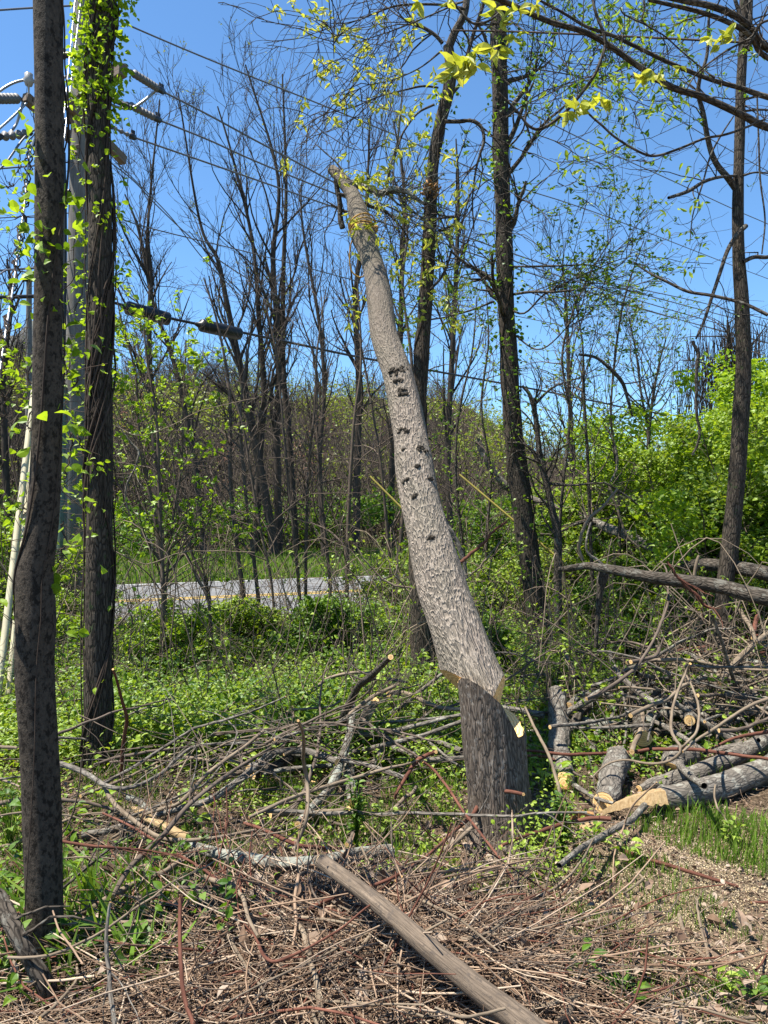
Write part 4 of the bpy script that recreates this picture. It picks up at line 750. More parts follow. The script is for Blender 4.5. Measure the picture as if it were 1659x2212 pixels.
def hill_proto(k):
    x0 = 0; q = np.random.default_rng(k); z = np.linspace(0, 9 + 2 * (k % 3), 20); p = np.c_[np.cumsum(q.normal(size=20) * .08), np.cumsum(q.normal(size=20) * .08), z]; r = np.linspace(.11, .02, 20)
    t = make_tree('x', 'tree', (p + [0, 60, 0], r), M['twig_hill'], group='bare trees covering the wooded slope', seed=60 + k, sides=6, levels=[dict(k=24, L=2.8, ang=(20, 50), up=.12, wig=.12, rr=.5, n=6, t0=.12, rmin=.02, sides=3), dict(k=6, L=1.1, ang=(25, 55), up=.1, wig=.15, rr=.6, n=4, rmin=.013, sides=3)],
        leaf=(M[['leaf_far', 'leaf_pink', 'leaf_far', 'leaf_far'][k % 4]], 1, .17, dict(nodes=2 if k < 3 else 3, frac=[.25, .7, .45, .0][k % 4] + .01, simple=True)))
    return t
protos = [hill_proto(k) for k in range(4)]
HL = ['bare grey tree on the wooded slope', 'reddish budding tree on the wooded slope', 'tree with first olive leaves on the wooded slope', 'leafless twiggy tree on the wooded slope']
used = set(); n_h = 0
for s_ in range(900):
    if n_h >= 290: break
    Y = 27 + 45 * rng.random() ** 1.1 if n_h < 170 else rng.uniform(48, 82); az = rng.uniform(-.62, .62); x = az * Y; d = (np.array([x, Y]) - RC) @ RN
    if d < 11.5: continue
    if abs(az) > .58: continue
    k = int(rng.choice(4, p=[.38, .12, .25, .25]))
    if -.14 < az < -.07 and Y < 45 and rng.random() < .4: k = 1
    loc = (x, Y, float(G(x, Y)) - .1); rz = rng.uniform(0, 6.28); sc = (rng.uniform(.45, .9) if Y < 48 else rng.uniform(.55, 1.0)) * (1 if az < .2 else .6)
    if k not in used: protos[k].location = loc; protos[k].rotation_euler = (0, 0, rz); protos[k].scale = (sc,) * 3; protos[k]['label'] = HL[k]; protos[k]['group'] = HL[k] + 's'; used.add(k)
    else: c_ = copy_thing(protos[k], loc, rz, sc, HL[k]); c_['group'] = HL[k] + 's'
    n_h += 1
# understorey of the slope: twigs and fresh leaves, nobody could count them
b = MB(); n = 16000; Y = 25 + 60 * rng.random(n) ** 1.2; x = rng.uniform(-.62, .62, n) * Y; d = (x - RC[0]) * RN[0] + (Y - RC[1]) * RN[1]; ok = d > 10.5; x, Y = x[ok], Y[ok]; n = len(x); z = G(x, Y)
dirs = unit(np.c_[rng.normal(size=(n, 2)) * .35, np.ones(n)]); ln = rng.uniform(1., 4.5, n)[:, None]; p0 = np.c_[x, Y, z]; pts = np.stack([p0, p0 + dirs * ln * .5 + rng.normal(size=(n, 3)) * .1, p0 + dirs * ln + rng.normal(size=(n, 3)) * .3], 1)
b.tubes(pts, np.outer(rng.uniform(.012, .03, n), [1, .8, .4]), 3)
g, gr = grow(pts, np.outer(np.full(n, .015), [1, .8, .4]), 3, 1.2, n=4, ang=(25, 60), rmin=.01); b.tubes(g, gr, 3); tag(b.build('slope_underbrush', M['twig_hill']), 'brown leafless underbrush covering the wooded slope', 'underbrush', kind='stuff')
def foliage_cloud(name, label, cat, mat, centers, rad, per, size, squash=.7, simple=True, group=None, stuff=True, up=.35):
    c_ = np.repeat(centers, per, 0); rr = np.repeat(rad, per)[:, None]; q = rng.normal(size=(len(c_), 3)); q = unit(q) * rng.random((len(c_), 1)) ** .45 * rr; q[:, 2] *= squash
    p = c_ + q; b = MB(); b.leaves(p, size * rng.uniform(.5, 1.3, len(p)), simple=simple, up=up, w=.6); return tag(b.build(name, mat), label, cat, kind='stuff' if stuff else None)
n = 260; Y = rng.uniform(22, 34, n); x = rng.uniform(-.6, .6, n) * Y; d = (x - RC[0]) * RN[0] + (Y - RC[1]) * RN[1]; ok = (d > 9.) & ((x / Y > -.2) | (rng.random(n) < .45)); x, Y = x[ok], Y[ok]
foliage_cloud('woodland_edge_foliage', 'fresh green shrubbery along the far edge of the verge', 'shrubbery', M['leaf_green'], np.c_[x, Y, G(x, Y) + rng.uniform(.2, 1.6, len(x))], rng.uniform(.5, 1.2, len(x)), 260, .16)
n = 170; Y = rng.uniform(27, 62, n); x = rng.uniform(-.6, .6, n) * Y
foliage_cloud('slope_foliage', 'thin olive spring leaves scattered over the wooded slope', 'foliage', M['leaf_far'], np.c_[x, Y, G(x, Y) + rng.uniform(.5, 5, n)], rng.uniform(1, 2.5, n), 160, .2)
# verge grass
def grass(name, label, n, sampler, h, w, mat='grass', lean=.35, seg=3, kind='stuff'):
    x, y, hs = sampler(n); n = len(x); z = G(x, y); a = rng.uniform(0, 6.28, n); hh = h * hs * rng.uniform(.4, 1.2, n); ld = np.c_[np.cos(a), np.sin(a)] * (lean * hh * rng.uniform(.2, 1.6, n))[:, None]; s_ = rng.uniform(0, 6.28, n); wd = np.c_[np.cos(s_), np.sin(s_), 0 * s_] * (w * rng.uniform(.6, 1.3, n))[:, None]
    p0 = np.c_[x, y, z]; p1 = p0 + np.c_[ld * .35, hh * .6]; p2 = p0 + np.c_[ld, hh]; V = np.stack([p0 - wd / 2, p0 + wd / 2, p1 + wd * .4, p1 - wd * .4, p2], 1); i = (np.arange(n) * 5)[:, None]
    b = MB(); b.add(V, i + [0, 1, 2, 3], 0, False); b.f.append((i + [3, 2, 4], 0, False)); return tag(b.build(name, M[mat]), label, 'grass', kind=kind)
def s_verge(n):
    a = rng.uniform(-28, 30, n); d = rng.uniform(3.3, 11, n); p = RC + a[:, None] * RD + d[:, None] * RN; return p[:, 0], p[:, 1], np.ones(n)
# slender understorey saplings along the wood edge
pr = None
for s_ in range(400):
    Y = rng.uniform(22.5, 31); az = rng.uniform(-.55, .5); x = az * Y; d = (np.array([x, Y]) - RC) @ RN
    if d < 9.5: continue
    loc = (x, Y, float(G(x, Y)) - .05)
    if pr is None:
        z = np.linspace(0, 6.5, 16); q_ = np.random.default_rng(3); pp_ = np.c_[np.cumsum(q_.normal(size=16) * .05), np.cumsum(q_.normal(size=16) * .05) + 60, z]
        pr = make_tree('thin bare sapling at the wood edge beyond the verge', 'sapling', (pp_, np.linspace(.045, .012, 16)), M['twig_far'], name='sapling', trunk_name='stem', group='thin bare saplings at the wood edge', seed=91, sides=5, levels=[dict(k=16, L=1.6, ang=(20, 50), up=.1, wig=.12, rr=.5, n=6, t0=.15, rmin=.01, sides=3), dict(k=4, L=.7, ang=(25, 55), up=.08, wig=.15, rr=.6, n=4, rmin=.007, sides=3)]); pr.location = loc; n_s = 1
    else: copy_thing(pr, loc, rng.uniform(0, 6.28), rng.uniform(.6, 1.25)); n_s += 1
    if n_s >= 95: break
grass('verge_grass', 'mown grass verge on the far side of the road', 60000, s_verge, .16, .03)
# ================================================================ SAPLINGS AND THICKET ON THE NEAR SIDE
sap = [(0, [(352, 1410), (352, 1250), (345, 1100), (338, 900), (318, 780), (310, 700)], 7.2, (8, 8, 7, 6, 4, 3), 1, 'brown sapling with lime leaves just right of the vine wrapped trunk'),
       (0, [(362, 1370), (345, 1180), (318, 1040), (300, 930), (292, 800), (268, 720), (252, 640)], 7.6, (9, 8, 7, 6, 4, 3), 1, 'sapling arching left out of the lime leaved clump'),
       (0, [(350, 1360), (370, 1150), (392, 1000), (395, 900), (402, 735)], 7.8, (6, 6, 5, 4, 3), 1, 'thin straight sapling crowned with lime leaves'),
       (0, [(530, 1315), (512, 1180), (498, 1040), (496, 850), (470, 700), (440, 600)], 10.5, (11, 9, 8, 7, 5, 3), 0, 'bare leaning sapling on the near road shoulder, left of two'),
       (0, [(560, 1310), (545, 1180), (530, 1060), (520, 900), (535, 760), (560, 600)], 10.3, (9, 8, 7, 6, 4, 2), 0, 'bare sapling close right of the leaning roadside sapling'),
       (0, [(650, 1325), (640, 1200), (625, 1060), (610, 900), (596, 760), (570, 640)], 10.2, (8, 7, 6, 5, 4, 2), 0, 'bare sapling in front of the road, left of the middle'),
       (0, [(660, 1300), (662, 1150), (668, 1000), (680, 880), (685, 760), (705, 620)], 10.4, (7, 7, 6, 5, 4, 2), 0, 'bare sapling in front of the road curving right'),
       (0, [(714, 1265), (702, 1150), (690, 1020), (684, 900), (682, 790), (640, 660)], 10.8, (8, 7, 6, 5, 4, 2), 0, 'slim bare sapling just left of the leaning trunk, thinner one'),
       (0, [(749, 1330), (751, 1180), (756, 1050), (766, 900), (780, 780), (772, 600)], 9.8, (9, 9, 8, 6, 5, 3), 0, 'bare sapling nearest the leaning trunk on its left'),
       (0, [(596, 1370), (585, 1250), (560, 1130), (540, 1010), (520, 900), (480, 790)], 9.4, (7, 6, 6, 5, 4, 2), 0, 'bare sapling leaning left across the road view'),
       (0, [(458, 1360), (450, 1280), (412, 1190), (385, 1100), (372, 980)], 9.5, (8, 7, 6, 4, 3), 0, 'bent bare sapling between the clump and the road edge'),
       (0, [(845, 1250), (835, 1130), (822, 1000), (800, 860), (770, 700), (740, 600)], 10., (8, 7, 6, 5, 4, 2), 0, 'thin sapling crossing behind the leaning trunk'),
       (0, [(1282, 1290), (1275, 1150), (1270, 1000), (1262, 860), (1258, 740), (1240, 640)], 8.6, (9, 8, 7, 6, 4, 3), 1, 'slim upright sapling right of the dark forked trunk'),
       (0, [(1400, 1010), (1402, 930), (1412, 850), (1425, 780), (1438, 735)], 10.5, (9, 8, 6, 4, 3), 1, 'forked thin sapling rising from the green shrubs'),
       (0, [(1403, 940), (1385, 850), (1375, 770), (1360, 690)], 10.5, (6, 5, 4, 3), 1, 'thin sapling slanting left above the green shrubs'),
       (0, [(1010, 1330), (1000, 1180), (985, 1040), (990, 900), (1020, 760), (1030, 640)], 9.6, (8, 7, 6, 5, 4, 2), 1, 'leafy thin sapling right of the leaning trunk'),
       (0, [(1060, 1340), (1050, 1180), (1060, 1030), (1040, 880), (1055, 740), (1050, 620)], 10.2, (8, 7, 6, 5, 4, 2), 1, 'leafy thin sapling left of the tall dark trunk'),
       (0, [(1340, 1230), (1335, 1050), (1320, 900), (1330, 760), (1350, 640), (1390, 520)], 9., (7, 6, 5, 5, 4, 2), 1, 'airy leafy sapling spreading against the sky on the right'),
       (0, [(1200, 1260), (1215, 1060), (1230, 900), (1215, 760), (1260, 620), (1330, 500)], 8.8, (8, 7, 6, 5, 4, 2), 1, 'airy leafy sapling reaching right of the tall dark trunk'),
       (0, [(860, 1230), (880, 1000), (890, 800), (870, 620), (880, 500), (860, 420)], 11., (8, 8, 7, 6, 5, 3), 1, 'leafy sapling between the leaning and the crooked trunk'),
       (0, [(30, 1440), (22, 1250), (45, 1100), (20, 950), (60, 840), (30, 700)], 6.5, (6, 6, 5, 4, 3, 2), 1, 'lime leaved sapling at the left edge by the guy guards')]
for k, (c, pts, Y, w, lf, lab) in enumerate(sap):
    p0, r0 = trunk_path(c, pts, Y, w, 50); p0[0, 2] = min(p0[0, 2], float(G(p0[0, 0], p0[0, 1])))
    left = lf and pts[0][0] < 500
    make_tree(lab, 'sapling', (p0, r0), M['bark_brown'] if pts[0][0] < 900 else M['bark_dark'], seed=200 + k, sides=8, name='sapling', trunk_name='stem', amp=.08, levels=[dict(k=26, L=1.3, ang=(25, 65), up=.05, wig=.13, rr=.5, n=9, t0=.12, rmin=.0035), dict(k=4.5, L=.55, ang=(30, 60), up=.04, wig=.16, rr=.6, n=6, rmin=.0025)],
        leaf=((M['leaf_lime'], 4, .055, dict(nodes=2, frac=.7, w=.7, up=.35)) if left else (M['leaf_green'] if k % 2 else M['leaf_herb'], 2, .05, dict(nodes=2, frac=.75, up=.3))) if lf else None, twigmat=M['bark_brown'])
# arching bramble canes and bleached dead stems, individually drawn ones
def cane(c, pts, Y, w, mat, label, name='bramble_cane', cat='cane', twigs=None, leaves=None):
    p, r = trunk_path(c, pts, Y, w, 40); p = p + np.cumsum(rng.normal(size=p.shape) * .0025, 0); b = MB(); b.tubes(p, r, 6)
    if twigs: g = grow(p[None], r[None], **twigs); b.tubes(g[0], g[1], 4)
    o = b.build(name, [M[mat]]); return tag(o, label, cat)
cane(4, [(720, 540), (900, 620), (1100, 560), (1300, 460), (1650, 380)], 6.2, (6, 7, 6, 5), 'bark_tan', 'long thin cane crossing right from the vine wrapped trunk')
cane(4, [(760, 540), (850, 660), (900, 760), (830, 1000), (880, 1180), (960, 1290), (1010, 1310)], 7., (10, 14, 12, 12), 'bark_grey', 'bleached crooked dead stem left of the sapling clump', 'dead_stem', 'dead stem', dict(k=8, L=.5, ang=(30, 60), up=0, wig=.2, rr=.5))
cane(4, [(740, 1370), (840, 1410), (960, 1450), (1100, 1400), (1250, 1370), (1500, 1370), (1651, 1375)], 6.5, (8, 8, 6), 'bark_tan', 'pale cane arching low in front of the road')
cane(4, [(1190, 1350), (1290, 1550), (1360, 1680), (1390, 1950)], 7.5, (20, 22, 22), 'bark_brown', 'short brown stem standing before the road edge', 'sapling', 'sapling', dict(k=10, L=.5, ang=(30, 60), up=.1, wig=.2, rr=.4))
cane(5, [(670, 1340), (730, 1440), (800, 1540), (880, 1590), (1010, 1605)], 5.6, (6, 12, 14, 16), 'bark_tan', 'pale curved dead stem hooking behind the lower leaning trunk', 'dead_stem', 'dead stem')
cane(5, [(905, 1240), (925, 1330), (930, 1430), (920, 1500), (970, 1570), (1000, 1600)], 5.7, (6, 12, 12, 10), 'bark_tan', 'short pale dead stem beside the lower leaning trunk', 'dead_stem', 'dead stem')
cane(5, [(1200, 1080), (1290, 1260), (1360, 1400), (1385, 1540)], 6.3, (18, 28, 30, 28), 'bark_grey', 'grey dead pole slanting right of the leaning trunk', 'dead_stem', 'dead stem')
cane(5, [(1330, 1450), (1430, 1370), (1510, 1310), (1560, 1240), (1651, 1165)], 6., (24, 24, 20, 14), 'bark_red', 'reddish brown bent branch right of the leaning trunk', 'dead_stem', 'dead stem')
cane(5, [(1400, 1540), (1480, 1470), (1550, 1390), (1620, 1300)], 6.4, (14, 12, 10), 'bark_tan', 'thin tan stem below the reddish bent branch', 'dead_stem', 'dead stem')
cane(5, [(1450, 640), (1510, 770), (1570, 870), (1651, 960)], 10.5, (44, 48, 46), 'bark_grey', 'pale fallen pole leaning in the thicket left of the tall trunk', 'dead_stem', 'dead stem')
cane(6, [(615, 540), (670, 640), (695, 740), (690, 830), (660, 900)], 8.8, (8, 16, 18, 14), 'bark_grey', 'curved bleached stem standing in the thicket centre right', 'dead_stem', 'dead stem')
cane(6, [(700, 950), (620, 1050), (530, 1140), (475, 1240), (455, 1330), (480, 1410)], 7.2, (16, 20, 22, 20), 'bark_tan', 'pale twisting vine stem hooked over the fallen trunk', 'dead_stem', 'dead stem')
cane(6, [(640, 920), (700, 1100), (760, 1250), (830, 1310)], 8., (14, 16, 12), 'bark_tan', 'thin pale stem slanting into the fallen log', 'dead_stem', 'dead stem')
cane(6, [(1012, 1410), (1070, 1490), (1130, 1570), (1200, 1650), (1260, 1720), (1300, 1730)], 5.0, (14, 20, 22, 18), 'bark_red', 'dark reddish dead branch crossing the fallen trunk', 'dead_stem', 'dead stem', dict(k=6, L=.4, ang=(30, 60), up=0, wig=.2, rr=.5))
cane(6, [(610, 905), (760, 1000), (900, 1130), (1000, 1290)], 7.5, (14, 12, 8), 'bark_dark', 'dark twig sloping down right from the forked trunk side twig', 'dead_stem', 'dead stem')
cane(6, [(1180, 0), (1215, 100), (1200, 250), (1205, 420), (1225, 620), (1180, 740)], 6.3, (20, 22, 20, 18, 12), 'bark_dark', 'dark hanging stem dropping left of the right hand tree', 'dead_stem', 'dead stem')
# ---- thicket of uncountable thin stems
def s_region(n, y0, y1, pw=1., az0=-.56, az1=.56):
    Y = y0 + (y1 - y0) * rng.random(n) ** pw; x = rng.uniform(az0, az1, n) * Y; return x, Y
def side_ok(x, Y, d_max=-3.1): return ((x - RC[0]) * RN[0] + (Y - RC[1]) * RN[1]) < d_max
n = 1500; x, Y = s_region(n, 5.2, 13); k_ = side_ok(x, Y); x, Y = x[k_], Y[k_]; n = len(x); az = x / Y
hh = np.where(az < -.02, rng.uniform(.4, 1.9, n), rng.uniform(.6, 2.6, n)) * np.where(Y < 6.5, .45, 1.) * np.where((az > 0) & (Y < 9), .55, 1.); k_ = (az > -.03) | (az < -.36) | (rng.random(n) < .5); x, Y, az, hh = x[k_], Y[k_], az[k_], hh[k_]; n = len(x)
d = unit(np.c_[rng.normal(size=(n, 2)) * .3, np.ones(n)]); p0 = np.c_[x, Y, G(x, Y)]; k = 7; pts = [p0]; dd = d
for _ in range(k - 1): dd = unit(dd + rng.normal(size=(n, 3)) * .16 - [0, 0, .05]); pts.append(pts[-1] + dd * hh[:, None] / (k - 1))
pts = np.stack(pts, 1); R = np.outer(rng.uniform(.003, .008, n), np.linspace(1, .4, k)); b = MB(); b.tubes(pts, R, 4); g, gr = grow(pts, R, 4, .55, n=5, ang=(25, 70), wig=.2, up=.02, rmin=.002); b.tubes(g, gr, 3)
tag(b.build('thicket_stems', M['bark_brown']), 'tangle of thin brown brush stems between the trunks and the road', 'brush', kind='stuff')
p, _ = along(g[rng.random(len(g)) < .55], 2, .3); p = p[(p[:, 0] / p[:, 1] > -.05) | (rng.random(len(p)) < .3)]; p = np.repeat(p, 3, 0) + rng.normal(size=(len(p) * 3, 3)) * .02; b = MB(); b.leaves(p, .045 * rng.uniform(.5, 1.2, len(p)), up=.4, w=.6); tag(b.build('thicket_leaves', M['leaf_herb']), 'small fresh leaves on the thicket stems', 'leaves', kind='stuff')
# bleached arching canes of the thicket
n = 300; x, Y = s_region(n, 5.5, 12.5); k_ = side_ok(x, Y); x, Y = x[k_], Y[k_]; n = len(x); a = rng.uniform(0, 6.28, n); L_ = rng.uniform(.6, 2.2, n); t_ = np.linspace(0, 1, 12)
pts = np.c_[x, Y, G(x, Y)][:, None] + np.stack([np.outer(np.cos(a) * L_, t_), np.outer(np.sin(a) * L_ * .6, t_), np.outer(rng.uniform(.4, 1.5, n), np.sin(t_ * 2.7))], -1) + np.cumsum(rng.normal(size=(n, 12, 3)) * .02, 1)
b = MB(); b.tubes(pts, np.outer(rng.uniform(.003, .007, n), np.linspace(1, .4, 12)), 4); tag(b.build('arching_canes', M['bark_tan']), 'bleached arching bramble canes in the thicket', 'brambles', kind='stuff')
# ---- low green undergrowth, leaf by leaf
pile = lambda x, Y: sstep(.12, .18, x / Y) * (1 - sstep(6.0, 7.0, Y)) * sstep(4.0, 4.3, Y)
def undergrowth(name, label, nc, y0, y1, per, size, h, mat, az=(-.58, .58), pw=1.2, thr=-9, rad=.16, hmul=None):
    x, Y = s_region(nc, y0, y1, pw, *az); k_ = side_ok(x, Y); x, Y = x[k_], Y[k_]
    nz = np.sin(x * 2.3 + 1) * np.cos(Y * 1.9) + .6 * np.sin(x * 5.1 + Y * 4.3); k_ = (nz > thr) & (rng.random(len(x)) > .8 * pile(x, Y)); x, Y, nz = x[k_], Y[k_], nz[k_]
    hs = h * rng.uniform(.3, 1.1, len(x)) * (1 + .25 * nz) * (hmul(x, Y) if hmul else 1)
    c_ = np.repeat(np.c_[x, Y, G(x, Y)], per, 0); H = np.repeat(np.maximum(hs, .03), per); q = rng.normal(size=(len(c_), 3)) * rad; q[:, 2] = H * rng.random(len(c_)) ** .75; p = c_ + q
    b = MB(); b.leaves(p, size * rng.uniform(.5, 1.3, len(p)), up=.62, w=.62); return tag(b.build(name, M[mat]), label, 'undergrowth', kind='stuff')
hm = lambda x, Y: (1 + 1.0 * sstep(.1, .3, x / Y) * sstep(8.5, 10.5, Y)) * (1 - .35 * sstep(.0, .1, x / Y) * (1 - sstep(8.5, 9.5, Y))) * (1 - .65 * sstep(-.02, -.08, -(-x / Y)) * sstep(6.5, 9, Y)) * (1 - .75 * pile(x, Y))
undergrowth('undergrowth', 'low fresh green herbs carpeting the ground behind the stump', 2300, 4.7, 11.5, 70, .038, .30, 'leaf_herb', hmul=hm)
undergrowth('undergrowth', 'darker green bramble leaves through the undergrowth', 1100, 4.9, 12, 70, .045, .42, 'leaf_green', hmul=hm, thr=-.3)
undergrowth('undergrowth', 'tall green growth between the fallen trunk and the far road', 800, 9.6, 16, 90, .06, .9, 'leaf_herb', az=(.02, .6), hmul=lambda x, Y: 1 + .5 * sstep(.15, .4, x / Y))
undergrowth('undergrowth', 'small weeds dotted through the brush piles', 520, 2.9, 5.0, 18, .026, .06, 'leaf_herb', thr=-.1, az=(-.56, .12), rad=.07)
undergrowth('undergrowth', 'dark leafy weeds at the lower left', 60, 2.3, 3.6, 16, .042, .2, 'leaf_green', az=(-.56, -.2), rad=.08)
undergrowth('undergrowth', 'clump of fresh weeds right of the stump', 26, 3.2, 3.95, 45, .022, .26, 'leaf_herb', az=(.17, .25), rad=.07)
def s_grass(y0, y1, a0, a1, thr=0., pw=1.):
    def f(n):
        x, Y = s_region(n, y0, y1, pw, a0, a1); nz = np.sin(x * 3.3 + 2) * np.cos(Y * 3.1 + .5) + .7 * np.sin(x * 7.1 + Y * 5.7) ; k_ = (nz > thr) & side_ok(x, Y); return x[k_], Y[k_], np.clip(.6 + .4 * nz[k_], .4, 1.4)
    return f
grass('grass', 'loose green grass among the brush and undergrowth', 22000, s_grass(4.3, 9, -.56, .56, -.2), .13, .005)
grass('grass', 'grass tufts along the split log at the right', 2600, s_grass(3.35, 4.0, .32, .6, -.3), .11, .005)
grass('grass', 'sparse short grass on the sawdust strewn soil', 7000, s_grass(2.2, 3.6, .12, .6, .25), .07, .003)
grass('grass', 'thin grass under the branch pile at left', 13000, s_grass(2.95, 4.6, -.56, .10, -.2), .075, .005)
grass('grass', 'broad blades at the lower left corner', 260, s_grass(2.25, 2.9, -.5, -.28, -.5), .26, .016, lean=.6)
def plant_grass_single(label, px, py, n, h):
    p0 = ray(px, py); grass('grass_tuft', label, n, lambda n_: (p0[0] + rng.normal(size=n_) * .02, p0[1] + rng.normal(size=n_) * .02, np.ones(n_)), h, .014, lean=.9, kind=None)
plant_grass_single('broad leaved grass tuft at the foot of the leftmost trunk', 120, 2180, 9, .3)
plant_grass_single('broad leaved grass tuft just right of the leftmost trunk', 205, 2050, 7, .22)
# ================================================================ GREEN SHRUBS AT THE RIGHT
def shrub(label, x, y, H, Wd, seed, mat='leaf_lime', n=90, per=70, size=.075, fam=None):
    global rng
    keep = rng; rng = np.random.default_rng(seed); z0 = float(G(x, y)); s = thing('shrub', (x, y, z0), label, 'shrub'); L0 = np.array(s.location)
    ns = 14; d = unit(np.c_[rng.normal(size=(ns, 2)) * .45, np.ones(ns)]); pts = [np.c_[x + rng.normal(size=ns) * Wd * .25, y + rng.normal(size=ns) * Wd * .25, np.full(ns, z0)]]
    for _ in range(8): d = unit(d + rng.normal(size=(ns, 3)) * .1); pts.append(pts[-1] + d * H * .11)
    pts = np.stack(pts, 1); R = np.outer(rng.uniform(.01, .018, ns), np.linspace(1, .3, 9)); b = MB(); b.tubes(pts, R, 6); g, gr = grow(pts, R, 10, H * .4, n=6, ang=(25, 65), wig=.15, up=.05, t0=.1); b.tubes(g, gr, 4); g2, gr2 = grow(g, gr, 3, H * .2, n=4, ang=(25, 65)); b.tubes(g2, gr2, 3); b.build('stems', M['bark_brown'], s, L0)
    # clumps on an uneven dome
    th = rng.uniform(0, 6.28, n); u = rng.random(n) ** .5; rr = Wd * (1 + .25 * np.sin(3 * th + seed)) * u; hz = H * (1 - .55 * u ** 2.2) * rng.uniform(.75, 1.08, n); lo = rng.random(n) < .55; hz[lo] *= rng.uniform(.1, .9, lo.sum())
    c_ = np.c_[x + rr * np.cos(th), y + rr * np.sin(th), z0 + hz]; q, _ = along(g2, 1, .5); c_ = np.vstack([c_, q[rng.permutation(len(q))[:n]]]); cr = np.repeat(c_, per, 0); q = rng.normal(size=cr.shape); q = unit(q) * rng.random((len(cr), 1)) ** .5 * rng.uniform(.15, .34, len(c_)).repeat(per)[:, None] * (H / 3) ** .5; q[:, 2] *= .7; p = cr + q
    b = MB(); b.leaves(p, size * rng.uniform(.5, 1.25, len(p)), up=.45, w=.6); b.build('foliage', M[mat], s, L0); rng = keep
shr = [(5.2, 8.8, 3.2, 1.3, 1, 'leaf_lime', 'tall bright green shrub filling the right edge'), (4.1, 9.4, 2.7, 1.1, 2, 'leaf_herb', 'bright green shrub left of the right hand tree'), (3.4, 10.4, 2.3, 1.1, 3, 'leaf_herb', 'green shrub where the skyline drops, right of centre'),
       (2.7, 11.2, 1.7, 1.1, 4, 'leaf_green', 'lower green shrub at the left end of the shrub row'), (6.4, 10.4, 4.0, 1.6, 5, 'leaf_lime', 'highest sunlit shrub behind the right edge'), (4.9, 10.9, 3.3, 1.3, 6, 'leaf_lime', 'sunlit shrub behind the right hand tree'), (4.6, 8.2, 1.5, .9, 7, 'leaf_herb', 'low shrub in front of the tall shrub at right'),
       (3.2, 8.7, 1.25, .8, 8, 'leaf_green', 'dark low shrub above the fallen trunk'), (2.0, 10.2, 1.1, .9, 9, 'leaf_herb', 'small shrub behind the tall dark trunk'), (.8, 9.6, .8, .6, 10, 'leaf_green', 'small dark shrub between the leaning and crooked trunks'),
       (.85, 7.4, .55, .4, 11, 'leaf_green', 'dark leafy brush at the foot of the crooked trunk'), (-.45, 7.6, .75, .6, 12, 'leaf_green', 'dark green bramble mound left of the leaning trunk'), (-1.6, 8.6, .6, .7, 13, 'leaf_herb', 'pale green low bush near the road edge at centre left'), (-2.1, 7.4, .75, .5, 14, 'leaf_lime', 'lime green bush at the foot of the sapling clump'),
       (-3.4, 7.8, .9, .6, 15, 'leaf_lime', 'lime green bush between the two left trunks'), (2.45, 7.6, .5, .5, 16, 'leaf_green', 'dark bush beneath the fallen trunk stub'), (0.5, 10.6, 1.1, .8, 17, 'leaf_herb', 'fresh bush behind the lower leaning trunk'), (-4.6, 8.9, 1.7, .7, 18, 'leaf_lime', 'sunny bush at the far left edge')]
for x, y, H, Wd, sd_, mt, lab in shr: shrub(lab, x, y, H, Wd, sd_, mt, n=int(60 * Wd * max(H, 1) ** .7), size=.07 if H > 1.5 else .05, per=90)
# vine draped tree far right
dt = trunk_path(6, [(1400, 500), (1400, 330), (1405, 180), (1410, 0), (1400, -130)], 14, (34, 32, 28, 20, 12), 40)
t = make_tree('dead tree shrouded in brown hanging vines behind the green shrubs', 'tree', dt, M['bark_dark'], seed=71, sides=12, levels=[dict(k=20, L=1.6, ang=(30, 80), up=0., wig=.15, rr=.5, n=8, t0=.4), dict(k=5, L=.8, ang=(30, 70), n=5)])
n = 520; b = MB(); tt = rng.uniform(.35, 1, n) * 39; p0 = dt[0][tt.astype(int)] + np.c_[rng.normal(size=(n, 2)) * [.42, .4], np.zeros(n)]; L_ = rng.uniform(.5, 1.9, n); t_ = np.linspace(0, 1, 7)
pts = p0[:, None] + np.stack([np.zeros((n, 7)), np.zeros((n, 7)), -np.outer(L_, t_)], -1) + np.cumsum(rng.normal(size=(n, 7, 3)) * [.03, .03, 0], 1); b.tubes(pts, np.full((n, 7), .006), 3); b.build('hanging_vines', M['vine'], t, np.array(t.location))
